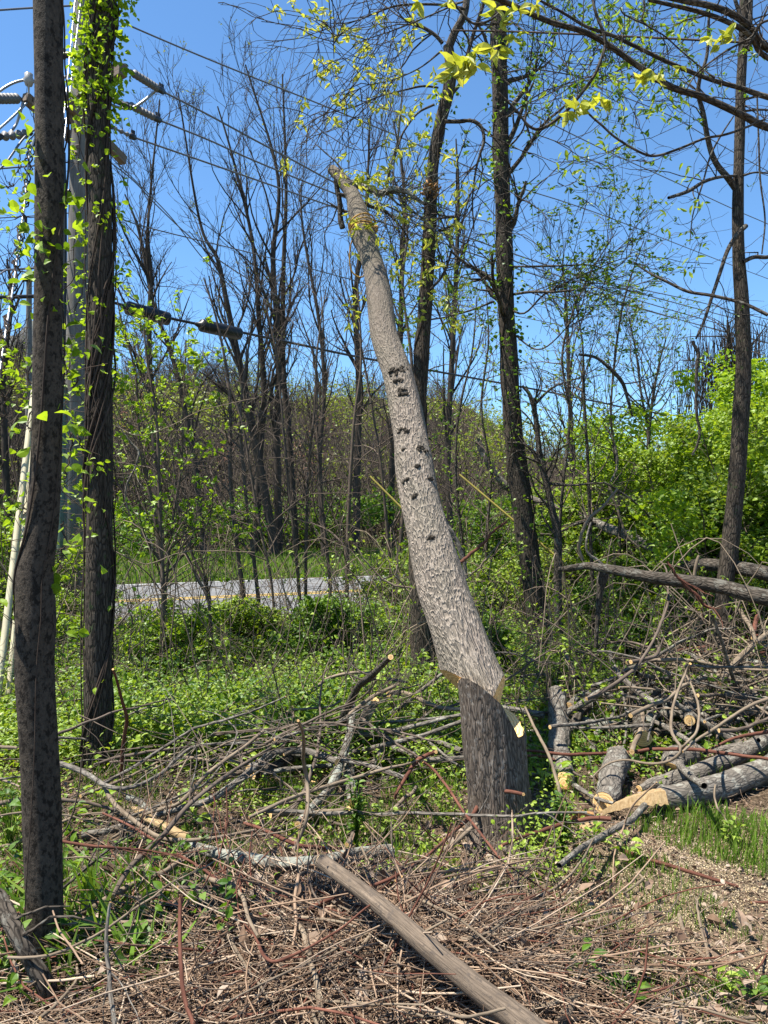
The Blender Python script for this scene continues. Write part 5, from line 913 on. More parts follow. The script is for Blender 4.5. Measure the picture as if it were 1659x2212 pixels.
# ================================================================ FALLEN TRUNKS AND LOGS
LIFT = {7: .035, 8: .035, 9: .008}
def log(c, pts, h, w, mat, label, name='fallen_branch', cat='branch', cap=True, sides=10, m=40, twigs=None, amp=.06, split=False, group=None, abs_h=False, rough=.004, lift=True):
    k = len(pts); H = np.interp(np.linspace(0, 1, k), np.linspace(0, 1, len(h)), h) if np.ndim(h) else np.full(k, float(h)); W = np.interp(np.linspace(0, 1, k), np.linspace(0, 1, len(w)), w) if np.ndim(w) else np.full(k, float(w))
    rows = []
    for (x, y), hh_, ww in zip(pts, H, W):
        a, b_ = cc(c, x, y); q = ray(a, b_, hh_); r = ww * C[c][0] / 2 / F * q[1]
        if lift: q = ray(a, b_, max(hh_, 0) + r * .8 + (LIFT.get(c, 0) if hh_ > .005 or c == 8 else 0)); r = ww * C[c][0] / 2 / F * q[1]
        rows.append(np.r_[q, r])
    r_ = smooth(np.array(rows), m); p, R = r_[:, :3], r_[:, 3]; sd_ = abs(int(abs(pts[0][0]) * 3 + pts[0][1])); q = np.random.default_rng(sd_)
    p = p + np.cumsum(q.normal(size=p.shape) * R.mean() * (.004 if name == 'wooden_post' else .06), 0)
    big = R.max() > .03; sides = 28 if big else (9 if R.max() > .01 else 6)
    def mk(extra=None):
        b = MB(); b.tubes(p, R, sides, fn=rough_fn(sd_, amp), cap=None if (big or not cap) else 1)
        if twigs: g = grow(p[None], R[None], **twigs); b.tubes(g[0], g[1], 5)
        return b
    if big and cap:
        t = thing(name, (p[0, 0], p[0, 1], max(0, float(G(p[0, 0], p[0, 1])))), label, cat, group); L0 = np.array(t.location); mk().build('bark', M[mat], t, L0)
        f_ = rough_fn(sd_, amp); S_end = np.linalg.norm(np.diff(p, axis=0), axis=1).sum()
        for e in (0, -1):
            axd = unit(p[1] - p[0]) if e == 0 else unit(p[-1] - p[-2]); sgn = -1 if e == 0 else 1
            bb = MB(); pp = np.stack([p[e], p[e] + axd * sgn * .002]); bb.tubes(pp if sgn > 0 else pp[::-1], np.array([R[e], R[e]]) * .975, sides, cap=0); bb.build('cut_face', M['cut'], t, L0)
        return t
    o = mk().build(name, [M[mat], M['cut']]); return tag(o, label, cat, group)
# big leaning fallen trunk at right, held up on its stub
def absbranch(c, pts, Y, w, mat, label, parts=None, name='fallen_tree', cat='fallen tree', sides=28, cap=True):
    p, r = trunk_path(c, pts, Y, w, 60); t = thing(name, base_loc(p[0]), label, cat); L0 = np.array(t.location); b = MB(); b.tubes(p, r, sides, fn=rough_fn(abs(int(pts[0][0])), .05)); b.build('bark', M[mat], t, L0)
    for (c2, pt2, Y2, w2, nm, m2) in parts or []: q, r2 = trunk_path(c2, pt2, Y2, w2, 24); b = MB(); b.tubes(q, r2, 12, fn=rough_fn(abs(int(pt2[0][0])), .08), cap=0); b.build(nm, M[m2], t, L0)
    return t
absbranch(6, [(330, 1462), (400, 1455), (500, 1440), (600, 1452), (750, 1480), (900, 1510), (1100, 1535), (1350, 1570), (1500, 1610), (1659, 1645), (2000, 1740), (2400, 1900)], (5.9, 4.6), (34, 42, 46, 54, 68, 76, 86, 92, 100, 108, 114, 120), 'bark_dark', 'dark fallen trunk lying across the right side above the ground',
    [(6, [(610, 1480), (600, 1530), (590, 1580), (585, 1640), (570, 1800), (560, 1960)], 5.75, (64, 66, 50, 40, 30, 26), 'prop_stub', 'bark_dark'), (6, [(1190, 1500), (1200, 1440), (1215, 1385), (1220, 1375)], 5.2, (22, 22, 16), 'dead_twig', 'bark_tan'), (6, [(600, 1430), (560, 1395), (520, 1370), (500, 1330), (505, 1250), (530, 1160)], 5.7, (20, 18, 14, 10), 'dead_twig', 'bark_grey')])
absbranch(6, [(-40, 930), (150, 1010), (300, 1060), (450, 1110), (550, 1160), (640, 1200), (750, 1240), (850, 1290), (950, 1340)], (10.6, 8.6), (36, 40, 44, 54, 60, 64, 66), 'bark_grey', 'pale grey fallen trunk farther back, sloping down to the right', [(6, [(560, 1165), (460, 1165), (380, 1200), (340, 1220)], 9., (30, 22, 14), 'side_limb', 'bark_dark'), (6, [(190, 1238), (270, 1240)], 9., (16, 16), 'side_limb', 'bark_dark')])
absbranch(6, [(1100, 1440), (1250, 1430), (1460, 1450), (1659, 1490), (2000, 1570)], (7.4, 6.4), (60, 80, 92, 96), 'bark_dark', 'shaded fallen log behind the right hand tree', None)
# right hand wood pile
log(9, [(345, 745), (325, 600), (310, 480), (300, 380), (298, 290), (300, 215)], (.0, .02, .12), (128, 124, 120, 118, 112), 'bark_grey', 'upright-looking grey log right of the stump with a ragged far end', 'log', 'log', amp=.1)
log(9, [(580, 868), (625, 780), (665, 700), (700, 640)], (.0, .0), (134, 142, 150, 150), 'bark_grey', 'short thick sawn log with its pale round cut face towards the camera', 'log', 'log')
log(9, [(770, 110), (775, 200), (780, 300), (785, 400), (800, 480)], (.12, .1, .05), (46, 54, 60, 80, 110), 'bark_dark', 'dark knotty branch base standing up behind the short sawn log', 'log', 'log', amp=.12)
log(9, [(752, 556), (770, 500), (800, 430), (812, 330), (800, 270), (785, 205)], (.14, .16), (34, 30, 30, 26, 24), 'bark_tan', 'tan branch stub with a small cut end above the short sawn log', 'log', 'branch', amp=.1)
log(9, [(830, 400), (900, 330), (1050, 268), (1180, 205), (1310, 140)], (.05, .15), (90, 60, 50, 46, 36), 'bark_lichen', 'lichen grey limb slanting up right from the wood pile centre', 'log', 'branch', amp=.09)
log(9, [(370, 275), (430, 222), (520, 205), (700, 236), (860, 250), (1000, 268)], (.12, .1), (40, 46, 44, 46, 50), 'bark_lichen', 'long wavy limb along the back of the right wood pile', 'log', 'branch', amp=.09)
log(9, [(585, 215), (630, 150), (740, 70), (860, -5), (900, -30)], (.1, .3), (40, 36, 34, 34), 'bark_dark', 'dark limb rising right from the back of the wood pile', 'log', 'branch')
log(9, [(350, 440), (400, 390), (440, 330), (530, 262)], (.02, .1), (60, 54, 50, 40), 'bark_dark', 'curved dark limb right of the upright-looking grey log', 'log', 'branch')
log(9, [(370, 400), (450, 365), (560, 392), (740, 392)], (.02, .02), (50, 56, 60, 50), 'bark_lichen', 'low grey limb lying level behind the short sawn log', 'log', 'branch')
log(9, [(1108, 366), (1118, 300), (1130, 220), (1128, 150)], (.16, .1), (66, 62, 60, 50), 'bark_grey', 'short log pointing at the camera with a small round cut face', 'log', 'log')
log(9, [(1130, 165), (1190, 130), (1250, 108)], (.1, .14), (40, 38, 34), 'bark_dark', 'stubby dark limb beside the camera-facing cut log', 'log', 'branch')
log(9, [(880, 460), (1000, 425), (1100, 425), (1225, 405)], (.0, .02), (76, 70, 66, 60), 'bark_dark', 'thick rough dark log in the shade of the wood pile', 'log', 'log', amp=.12)
log(9, [(1160, 322), (1300, 290), (1450, 270), (1582, 200), (1750, 130)], (.1, .12), (36, 40, 42, 36), 'bark_grey', 'grey limb running to the right edge above the split log', 'log', 'branch')
log(9, [(1600, 300), (1500, 295), (1400, 320), (1320, 350)], (.06, .04), (34, 34, 30), 'bark_grey', 'short pale limb end at the right edge of the pile', 'log', 'branch')
log(9, [(600, 290), (800, 280), (1000, 290), (1200, 300)], (.03, .05), (44, 50, 50, 44), 'bark_lichen', 'pale level limb through the middle of the right pile', 'log', 'branch')
log(9, [(1010, 660), (1050, 620), (1100, 590), (1150, 575)], (.0, .0), (130, 136, 130, 120), 'bark_grey', 'stubby log with a dim square cut face behind the split log', 'log', 'log')
log(9, [(800, 780), (900, 752), (1000, 725), (1200, 672), (1400, 590), (1582, 500), (1750, 430)], (.0, .0), (50, 90, 105, 112, 116, 118), 'bark_grey', 'dark grey log lying just behind the split log', 'log', 'log')
# split main log with a pointed splinter
t = log(9, [(905, 865), (1000, 848), (1120, 820), (1250, 780), (1400, 715), (1582, 640), (1750, 560), (1900, 500)], (.0, .0), (120, 146, 150, 152, 152, 156, 160), 'bark_grey', 'large grey log at right with one end torn into a long pale splinter', 'log', 'log', amp=.05)
b = MB(); a_, c_ = ray(*cc(9, 950, 800), .13), ray(*cc(9, 505, 965), .0); k = np.linspace(0, 1, 20)[:, None]; ctr = a_ * (1 - k) + c_ * k + np.c_[np.zeros(20), np.zeros(20), .03 * np.sin(k[:, 0] * 3.1)]
wv = np.linspace(.095, .012, 20) * (1 + .1 * rng.normal(size=20)); V = []
for i in range(20): V += [ctr[i] + [0, -wv[i] * .7, -wv[i] * .45], ctr[i] + [0, -wv[i] * .2, .012], ctr[i] + [0, wv[i] * .6, .0], ctr[i] + [0, .0, -.02]]
f = [[4 * i + j, 4 * i + (j + 1) % 4, 4 * i + 4 + (j + 1) % 4, 4 * i + 4 + j] for i in range(19) for j in range(4)]; b.add(V, f, 0, False); b.build('splinter', M['splinter'], t, np.array(t.location))
def wedge(label, cpts, th_=.05, mat='cut', name='wood_chunk'):
    """slab with an outline drawn flat on the ground plane"""
    q = np.array([ray(*cc(9 if len(cpts[0]) == 2 else cpts[0][2], x[0], x[1]), .02) for x in cpts]); b = MB(); n = len(q); up = np.array([0, .01, th_]); V = np.vstack([q, q + up]); b.V.append(V); b.B.append(V * 1.); b.n = 2 * n
    b.f.append((np.array([list(range(n))[::-1]]), 0, False)); b.f.append((np.array([list(range(n, 2 * n))]), 0, False)); b.f.append((np.array([[i, (i + 1) % n, n + (i + 1) % n, n + i] for i in range(n)]), 0, False)); return tag(b.build(name, M[mat]), label, 'wood chunk')
def chunk(label, c, x, y, dims, rot, tilt=.3, mat='cut', name='wood_chunk', wedge_=.3):
    p0 = ray(*cc(c, x, y), dims[2] * .4); b = MB(); X = np.array([math.cos(rot), math.sin(rot), tilt]); Yv = np.array([-math.sin(rot), math.cos(rot), .2]); X = unit(X); Z = unit(np.cross(X, Yv)); Yv = np.cross(Z, X); b.box(p0, dims, X, Yv, Z)
    V = b.V[0]; 
    for i in (5, 6): V[i] += (V[[1, 2][i - 5]] - V[i]) * (1 - wedge_)
    V += rng.normal(size=V.shape) * .004; o = b.build(name, [M[mat]]); tag(o, label, 'wood chunk'); m_ = o.modifiers.new('bevel', 'BEVEL'); m_.width = .003; return o
chunk('bright orange wedge cut from the stump, left of the round cut log', 9, 405, 935, (.06, .07, .08), 1.9, .1, 'cut_orange', wedge_=.5); chunk('second tan wedge with a dark seam beside the round cut log', 9, 478, 945, (.07, .08, .08), 1.2, .2, 'cut_orange', wedge_=.6)
chunk('flat tan slab edge under the round cut log', 9, 470, 1010, (.16, .05, .03), .5, .3, 'splinter'); chunk('square sawn offcut at the foot of the upright-looking log', 9, 350, 780, (.08, .05, .05), .3, .1, 'cut_orange')
chunk('curved tan chip lying on grass left of the stump', 8, 550, 915, (.13, .07, .02), .3, .15); chunk('thin pale chip on the grass far left of the stump', 8, 360, 745, (.06, .03, .02), .4, .1); chunk('pale scrap of bark in the right foreground litter', 9, 420, 1700, (.12, .09, .02), -.3, .1, 'bark_tan', wedge_=.4)
chunk('small orange bark chip near the lower right weeds', 9, 250, 1975, (.09, .04, .015), .1, .1, 'bark_tan')
# foreground post
log(8, [(415, 1225), (640, 1390), (850, 1562), (1050, 1740), (1250, 1905), (1400, 2030), (1560, 2150), (1750, 2300)], (.17, .17, .12), (92, 98, 108, 122, 134, 146, 156, 172), 'post_wood', 'weathered smooth brown wooden post lying diagonally in the foreground', 'wooden_post', 'post', amp=.03)
b = MB(); q = ray(*cc(8, 452, 1248), .24) - np.array([0, .012, 0]); b.tubes(np.stack([q, q + [0, -.002, .001]]), np.array([.004, .004]), 8, cap=0); tag(b.build('nail_hole', M['black'], bpy.data.objects['wooden_post'], q))
# lichen log and splintered limb
log(8, [(830, 1160), (740, 1170), (650, 1182), (520, 1215), (400, 1232), (250, 1245), (130, 1240), (0, 1215), (-250, 1160), (-430, 1100)], (.03, .05), (76, 84, 86, 88, 86, 84, 80, 74, 62, 50), 'bark_lichen', 'lichen spotted curved log behind the tip of the foreground post', 'log', 'log', amp=.1, twigs=dict(k=5, L=.5, ang=(30, 70), up=.2, wig=.2, rr=.2))
log(7, [(1150, 1085), (1060, 1050), (980, 1010), (900, 965), (840, 930), (795, 905)], (.05, .08), (66, 64, 60, 54, 46, 22), 'splinter', 'bright tan splintered limb end with torn fibres, lower left', 'splintered_limb', 'broken limb', amp=.22)
log(7, [(1360, 1400), (1320, 1500), (1260, 1600), (1200, 1690), (1160, 1750)], (.02, .03), (60, 110, 120, 90, 50), 'bark_dark', 'crumpled dark slab of bark on the straw heap', 'bark_slab', 'bark', amp=.35)
# ---- individually drawn sticks
S = []
def st(c, pts, h, w, mat, label, tw=None): log(c, pts, h, w, mat, label, twigs=tw)
T1 = dict(k=5, L=.45, ang=(25, 55), up=.06, wig=.15, rr=.45, n=7, rmin=.0025); T2 = dict(k=10, L=.5, ang=(25, 55), up=.03, wig=.15, rr=.4, n=7, rmin=.002)
st(7, [(345, 625), (420, 645), (520, 685), (600, 735), (645, 765), (740, 785), (850, 760), (1000, 680), (1060, 620), (1190, 530), (1400, 512), (1600, 508)], (.25, .2), (34, 30, 28, 22, 18, 14), 'bark_grey', 'wavy grey branch starting right behind the leftmost trunk', T2)
st(7, [(630, 760), (700, 880), (830, 990), (1000, 1092), (1250, 1095), (1400, 1070), (1600, 1030)], (.2, .1), (26, 28, 26, 22, 18), 'bark_tan', 'grey-tan branch dipping under the splintered limb')
st(7, [(500, 1062), (640, 1040), (760, 1000), (1000, 922), (1250, 850), (1400, 760), (1600, 610)], (.02, .05, .15), (46, 40, 38, 40, 46), 'bark_grey', 'thick pale branch rising right in the lower left pile', T1)
st(7, [(375, 1605), (470, 1545), (560, 1508), (720, 1410), (900, 1322), (1000, 1290), (1130, 1200), (1180, 1160)], (.05, .12), (30, 36, 38, 36, 30, 24), 'bark_tan', 'long tan branch low left, ending near the leftmost trunk foot', T1)
st(7, [(685, 1440), (770, 1290), (870, 1180), (1000, 1050), (1150, 880), (1280, 770), (1450, 650), (1620, 550)], (.12, .3), (30, 34, 32, 28, 24, 20), 'bark_brown', 'long brown branch climbing diagonally right from the low tan one', T2)
st(7, [(880, 940), (1000, 900), (1100, 860), (1270, 680), (1450, 550), (1600, 430)], (.1, .35), (20, 26, 24, 20), 'bark_tan', 'thin tan branch steeply diagonal above the thick pale one', T1)
st(7, [(235, 1075), (320, 1085), (500, 1120), (700, 1140), (900, 1160), (1100, 1200), (1250, 1290)], (.35, .25, .1), (22, 20, 18, 12, 7), 'bark_red', 'rusty red twig jutting right across the leftmost trunk', T2)
st(7, [(625, 930), (780, 1000), (950, 1100), (1200, 1250), (1300, 1320), (1370, 1390)], (.2, .1), (14, 16, 14, 18, 30), 'bark_red', 'reddish twig running down right to the crumpled bark', T1)
st(7, [(688, 55), (720, 160), (745, 260), (770, 350), (758, 440), (745, 540), (738, 640), (732, 735)], (.75, .35, 0), (14, 18, 24, 22, 18), 'bark_red', 'upright kinked reddish stick right of the vine wrapped trunk')
st(7, [(570, 635), (700, 592), (800, 572), (950, 545), (1190, 520)], (.1, .15), (12, 20, 20, 16), 'bark_brown', 'slim brown stick lying level behind the left pile')
st(7, [(1165, 462), (1300, 520), (1440, 590), (1560, 660)], (.12, .1), (16, 16, 12), 'bark_dark', 'dark straight stick pointing up left at the pile top')
st(7, [(1100, 1440), (1092, 1560), (1088, 1700), (1092, 1850), (1100, 1980), (1125, 2090), (1175, 2215), (1200, 2300)], (.3, .2, .12), (26, 26, 28, 28, 30), 'bark_red', 'bright rusty red curved cane in the lower left foreground')
st(7, [(672, 1470), (655, 1600), (650, 1750), (665, 1900), (675, 2050), (695, 2220), (700, 2300)], (.35, .2, .1), (18, 26, 28, 34), 'bark_grey', 'grey peeling stick pointing straight up, left of the red cane', T1)
st(7, [(-60, 522), (0, 524), (60, 528), (102, 530)], (.3, .3), (22, 22, 20), 'bark_tan', 'short pale stick end at the left edge behind the leftmost trunk')
st(7, [(-60, 690), (0, 718), (60, 738), (122, 765)], (.1, .1), (14, 16, 12), 'bark_tan', 'thin pale stick at the left edge below the short stick end')
st(7, [(350, 1415), (480, 1300), (620, 1180), (740, 1090), (880, 1012)], (.2, .2), (18, 16, 14, 10), 'bark_dark', 'thin dark twig angled up right from the leftmost trunk', T1)
st(7, [(900, 1320), (980, 1420), (850, 1440), (740, 1430)], (.1, .08), (14, 18, 20), 'bark_brown', 'short brown hooked stick near the long tan branch')
st(7, [(770, 830), (830, 850), (880, 890), (905, 930)], (.1, .05), (36, 40, 30), 'bark_lichen', 'short knobbly lichen stick above the splintered limb')
st(7, [(1200, 1280), (1300, 1340), (1400, 1360), (1480, 1440), (1520, 1560), (1580, 1680)], (.1, .15), (34, 30, 26, 20), 'bark_tan', 'tan arching stick beside the crumpled bark slab')
st(7, [(280, 1250), (400, 1205), (560, 1200), (700, 1210)], (.25, .2), (6, 9, 8), 'bark_tan', 'very thin pale twig right of the leftmost trunk')
st(7, [(320, 1520), (360, 1640), (430, 1740), (500, 1850)], (.25, .2), (10, 14, 12), 'straw', 'pale dry stalk leaning at the leftmost trunk foot')
st(8, [(-60, 510), (60, 430), (230, 300), (300, 230), (370, 180), (440, 120), (520, 92), (620, 76), (722, 78)], (.1, .5), (16, 20, 22, 20, 16), 'bark_tan', 'thin pale branch arching highest over the centre pile', T1)
st(8, [(235, 300), (330, 292), (430, 285), (490, 270), (530, 245)], (.3, .35), (14, 14, 12), 'bark_tan', 'slender pale twig level below the highest arch')
st(8, [(-40, 612), (60, 560), (150, 500), (330, 392), (480, 358), (650, 290), (820, 208), (1000, 150)], (.1, .4), (18, 18, 14, 9), 'bark_brown', 'long straight brown twig crossing the centre pile', T1)
st(8, [(830, -20), (750, 60), (700, 110), (640, 152), (590, 240), (550, 330), (525, 420), (515, 520)], (.9, .45, .05), (34, 38, 44, 52, 60), 'bark_dark', 'dark gnarled limb rising from the centre pile to the crooked trunk', T1)
st(8, [(590, 230), (640, 160), (720, 112), (800, 116), (870, 126), (935, 138)], (.4, .45), (20, 22, 20, 12), 'bark_brown', 'brown branch bowed over the dark gnarled limb', T1)
st(8, [(602, 268), (595, 360), (575, 440), (545, 530), (515, 620), (480, 720), (420, 810), (340, 890), (250, 1000)], (.35, .1, .02), (32, 44, 52, 56, 50, 44), 'bark_lichen', 'lichened pale limb curving down left in the centre pile')
st(8, [(735, 245), (690, 320), (650, 390), (620, 460), (585, 540), (572, 620), (590, 720), (608, 850)], (.35, .05, .0), (66, 70, 72, 72, 66), 'bark_lichen', 'thick pale lichened limb with a sawn end, centre pile')
st(8, [(880, 145), (800, 185), (730, 222), (620, 300), (560, 350)], (.45, .35), (24, 24, 20), 'bark_tan', 'tan branch leaning over the thick lichened limb')
st(8, [(818, 208), (860, 192), (920, 200), (1000, 232), (1060, 265), (1140, 290), (1260, 300)], (.3, .25), (34, 30, 28, 24), 'bark_tan', 'knobbly tan branch reaching right toward the stump')
st(8, [(530, 430), (460, 450), (400, 472), (340, 505), (290, 545), (200, 600), (100, 650), (-20, 690)], (.05, .05), (64, 66, 68, 66, 60), 'bark_dark', 'thick dark log sloping left behind the centre pile')
st(8, [(-30, 660), (60, 600), (110, 565), (200, 548), (330, 555), (430, 592), (500, 625)], (.15, .12), (40, 46, 44, 40), 'bark_grey', 'grey limb arched over the thick dark log')
st(8, [(612, 455), (700, 470), (780, 492), (900, 542), (1000, 580), (1060, 600), (1180, 596), (1290, 590)], (.1, .05), (38, 38, 36, 34), 'bark_grey', 'grey limb running level to the left side of the stump')
st(8, [(760, 520), (900, 540), (1050, 555), (1200, 570), (1290, 575)], (.02, .05), (44, 46, 42), 'bark_dark', 'dark limb behind the level grey limb by the stump')
st(8, [(40, 692), (150, 675), (250, 660), (360, 648), (470, 640)], (.06, .06), (30, 30, 28), 'bark_lichen', 'light straight stick below the thick dark log')
st(8, [(-200, 500), (-50, 505), (150, 500), (300, 490), (500, 470)], (.08, .1), (22, 24, 22), 'bark_red', 'reddish stick lying level at the back left of the centre pile')
st(8, [(635, 625), (720, 612), (790, 605), (855, 600)], (.02, .02), (26, 28, 26), 'bark_grey', 'short sawn stick right of the thick lichened limb')
st(8, [(268, 368), (295, 430), (302, 520), (298, 610), (318, 720), (325, 830), (318, 950), (290, 1040), (250, 1140)], (.7, .35, .1), (18, 24, 26, 28, 26, 18), 'bark_tan', 'upright crooked tan stick left of the lichened limbs')
st(8, [(-30, 955), (80, 905), (170, 862), (280, 820), (400, 780), (550, 735), (700, 690), (820, 655), (920, 635), (1000, 605)], (.15, .3), (18, 24, 24, 22, 18, 8), 'bark_tan', 'long brownish-tan branch sloping up through the centre', T1)
st(8, [(1108, 558), (1060, 575), (1000, 605), (950, 660), (900, 740), (862, 800), (850, 840)], (.35, .15), (22, 26, 26, 22, 16), 'bark_red', 'rusty crook shaped cane left of the stump')
st(8, [(1030, 618), (1090, 660), (1160, 745), (1210, 820), (1260, 900), (1330, 990), (1400, 1080), (1500, 1215)], (.3, .12), (16, 18, 18, 16), 'bark_red', 'rusty cane dropping right in front of the stump foot')
st(8, [(990, 768), (960, 810), (920, 832), (870, 880), (820, 920), (755, 945)], (.1, .04), (22, 24, 22, 16), 'bark_tan', 'short bent tan stick beside the rusty crook')
st(8, [(1640, 815), (1560, 800), (1480, 800), (1420, 830), (1370, 870), (1330, 940), (1200, 1060), (1050, 1200), (870, 1320), (700, 1390), (500, 1445), (330, 1530)], (.3, .12, .06), (20, 28, 26, 20, 22, 26), 'bark_red', 'long brown branch sweeping from the stump front down left', T1)
st(8, [(255, 1590), (300, 1660), (325, 1750), (345, 1850), (380, 1960), (402, 2080), (412, 2230)], (.08, .08), (30, 36, 40, 44), 'bark_tan', 'thick tan stick pointing at the camera left of the post')
st(8, [(272, 1305), (258, 1380), (248, 1460), (256, 1560), (245, 1660), (232, 1730)], (.14, .08), (22, 22, 20, 14), 'straw', 'bleached forked stick with knobbly joint, left of the post')
st(8, [(272, 1308), (310, 1288), (335, 1320), (360, 1400), (402, 1485)], (.14, .08), (18, 14, 12), 'bark_brown', 'small brown hooked twig joined over the bleached fork')
st(8, [(740, 1610), (690, 1700), (600, 1800), (500, 1880), (430, 1950), (390, 2010)], (.07, .06), (26, 28, 26, 20), 'bark_tan', 'tan stick angled beneath the middle of the post')
st(8, [(-30, 1590), (20, 1700), (60, 1790), (120, 1832), (220, 1800), (320, 1755), (520, 1640), (660, 1525), (760, 1450)], (.12, .2), (20, 22, 20, 14, 10), 'bark_red', 'curved cane with an orange tip sweeping up to the post')
st(8, [(-60, 990), (60, 1030), (170, 1082), (300, 1130), (420, 1140), (540, 1142)], (.12, .08), (20, 24, 24, 20), 'bark_red', 'red-brown stick just behind the lichen spotted log')
st(8, [(650, 345), (720, 400), (800, 462), (900, 525), (1010, 590)], (.3, .15), (18, 20, 18, 12), 'bark_brown', 'brown twig descending right behind the tan branch')
st(8, [(100, 945), (200, 930), (320, 935), (450, 918), (570, 908)], (.03, .03), (34, 38, 34, 28), 'bark_tan', 'peeled pale stick lying behind the tan chip')
st(8, [(1150, 1160), (1220, 1110), (1290, 1050), (1360, 995)], (.08, .15), (28, 28, 24), 'bark_tan', 'split tan stick leaning at the stump foot')
st(8, [(860, 1340), (1100, 1300), (1300, 1270), (1600, 1235)], (.1, .1), (14, 13, 10), 'straw', 'long straight straw stem across the heap right of the post tip')
st(8, [(900, 1315), (1150, 1285), (1400, 1262), (1640, 1262)], (.12, .12), (12, 12, 10), 'straw', 'second long straw stem lying above the first')
st(8, [(900, 770), (960, 850), (880, 1000), (1000, 1060), (1080, 960), (1050, 880)], (.2, .15), (7, 8, 8), 'vine', 'thin looping vine tendril left of the stump')
st(8, [(1100, 2110), (1250, 2170), (1400, 2150), (1530, 2115)], (.22, .22), (14, 20, 18), 'bark_tan', 'thin tan stick crossing the lower end of the post')
st(9, [(780, 1290), (820, 1330), (760, 1380), (690, 1420)], (.02, .02), (14, 18, 12), 'bark_tan', 'short curved chip-like stick on the sawdust')
st(9, [(-40, 1130), (60, 1085), (200, 1040), (320, 1000), (420, 980), (520, 966), (625, 970)], (.15, .18), (18, 24, 28, 28), 'bark_red', 'rusty stick pointing right of the stump base, cut end')
st(9, [(685, 1152), (770, 1185), (850, 1210), (1050, 1272), (1250, 1335), (1400, 1376)], (.03, .01), (26, 26, 24, 16), 'bark_red', 'pinkish straight stick on the sawdust ground')
st(9, [(905, 742), (830, 810), (762, 880), (720, 960), (700, 1020), (660, 1120), (640, 1220), (636, 1385)], (.35, .1, .02), (8, 12, 12, 9), 'straw', 'thin pale stalk standing before the round cut log')
st(9, [(1262, 758), (1255, 820), (1272, 900), (1310, 950), (1350, 1030)], (.2, .05), (12, 13, 11), 'bark_tan', 'little pale twig on the front of the split log')
st(9, [(488, 1560), (520, 1640), (570, 1715), (650, 1800), (740, 1890), (830, 1990), (910, 2080), (1010, 2170)], (.02, .02), (16, 18, 16, 12), 'bark_tan', 'orange-tan runner winding over the soil lower right')
st(9, [(105, 285), (160, 400), (235, 555), (275, 660), (308, 780), (318, 860), (312, 930), (275, 1010)], (.5, .25, .02), (14, 20, 24, 28), 'bark_tan', 'slender tan sapling stem leaning beside the stump right')
st(9, [(20, 200), (60, 260), (95, 340), (108, 440), (112, 600), (115, 700)], (.6, .3, .05), (8, 9, 10), 'bark_tan', 'thin leafy pale stem hugging the stump right side')
st(9, [(-20, 1260), (60, 1370), (120, 1450), (200, 1600), (260, 1690), (335, 1795)], (.1, .03), (18, 22, 18, 10), 'bark_red', 'red-brown stick descending right of the post')
st(9, [(1040, 1548), (1058, 1620), (1085, 1690), (1150, 1760), (1250, 1845)], (.02, .02), (24, 26, 20, 12), 'bark_tan', 'short curved brown stick lower right')
st(9, [(1215, 2185), (1350, 2180), (1510, 2170)], (.02, .02), (22, 26, 22), 'bark_tan', 'short stick at the bottom right edge of the frame')
st(9, [(1480, 1472), (1600, 1470), (1700, 1465)], (.02, .02), (14, 16, 14), 'bark_red', 'red stick end at the right edge above the soil')
st(9, [(250, 1790), (330, 1900), (430, 1830)], (.03, .03), (20, 24, 20), 'bark_tan', 'stubby bent stick in the lower centre litter')
st(9, [(60, 2085), (150, 2095), (235, 2100)], (.04, .04), (30, 34, 30), 'bark_brown', 'small fat stick piece by the lower end of the post')
st(9, [(250, 2110), (300, 2040), (380, 1960), (470, 1870)], (.04, .04), (18, 22, 18), 'bark_tan', 'tan stick angled by the lower weeds')
st(9, [(500, 1540), (600, 1540), (700, 1536)], (.02, .02), (12, 16, 12), 'bark_brown', 'short straight stick on the sawdust patch')
log(9, [(270, 2320), (330, 2200), (380, 2090), (415, 2010), (440, 1960)], (.03, .08), (110, 80, 52, 26, 8), 'post_wood', 'dark pointed wood shard at the bottom edge', 'wood_shard', 'shard', amp=.1)
st(9, [(110, 548), (180, 552), (250, 560), (370, 570), (560, 565), (740, 556), (860, 540)], (.12, .12), (16, 20, 20, 22), 'bark_red', 'long reddish stick level across the right pile front')
st(9, [(880, 540), (1040, 540), (1200, 548), (1400, 578), (1620, 606)], (.15, .18), (22, 24, 22, 20), 'bark_red', 'reddish stick running on to the right edge')
st(9, [(1660, 425), (1500, 445), (1400, 462), (1310, 490), (1230, 532)], (.2, .15), (24, 22, 18, 10), 'bark_red', 'thin red branch dropping in from the right edge')
st(9, [(1110, 20), (1080, 80), (1030, 200), (1000, 300), (990, 420), (1020, 490), (1052, 540), (1030, 580), (960, 618), (850, 628), (720, 605), (620, 622), (560, 660), (518, 705)], (.7, .4, .25, .15), (16, 18, 20, 18, 14, 9), 'bark_tan', 'big hooked tan cane looping through the right pile')
st(9, [(1085, 90), (1130, 180), (1160, 270), (1166, 360), (1150, 440), (1090, 510), (1055, 550)], (.6, .3), (12, 16, 18, 16), 'bark_tan', 'smaller hooked cane joining the big hooked one')
st(9, [(1640, 215), (1500, 265), (1350, 352), (1230, 430), (1150, 480), (1060, 556)], (.45, .25), (22, 20, 18, 14), 'bark_tan', 'straight tan cane slanting up to the right edge')
st(9, [(280, 180), (360, 340), (440, 420), (520, 520), (600, 600)], (.3, .1), (7, 9, 7), 'bark_dark', 'thin dark twig crossing right of the upright-looking log', T1)
st(9, [(540, 250), (620, 400), (680, 500)], (.3, .15), (7, 8, 6), 'bark_dark', 'thin dark twig behind the round cut log', T1)
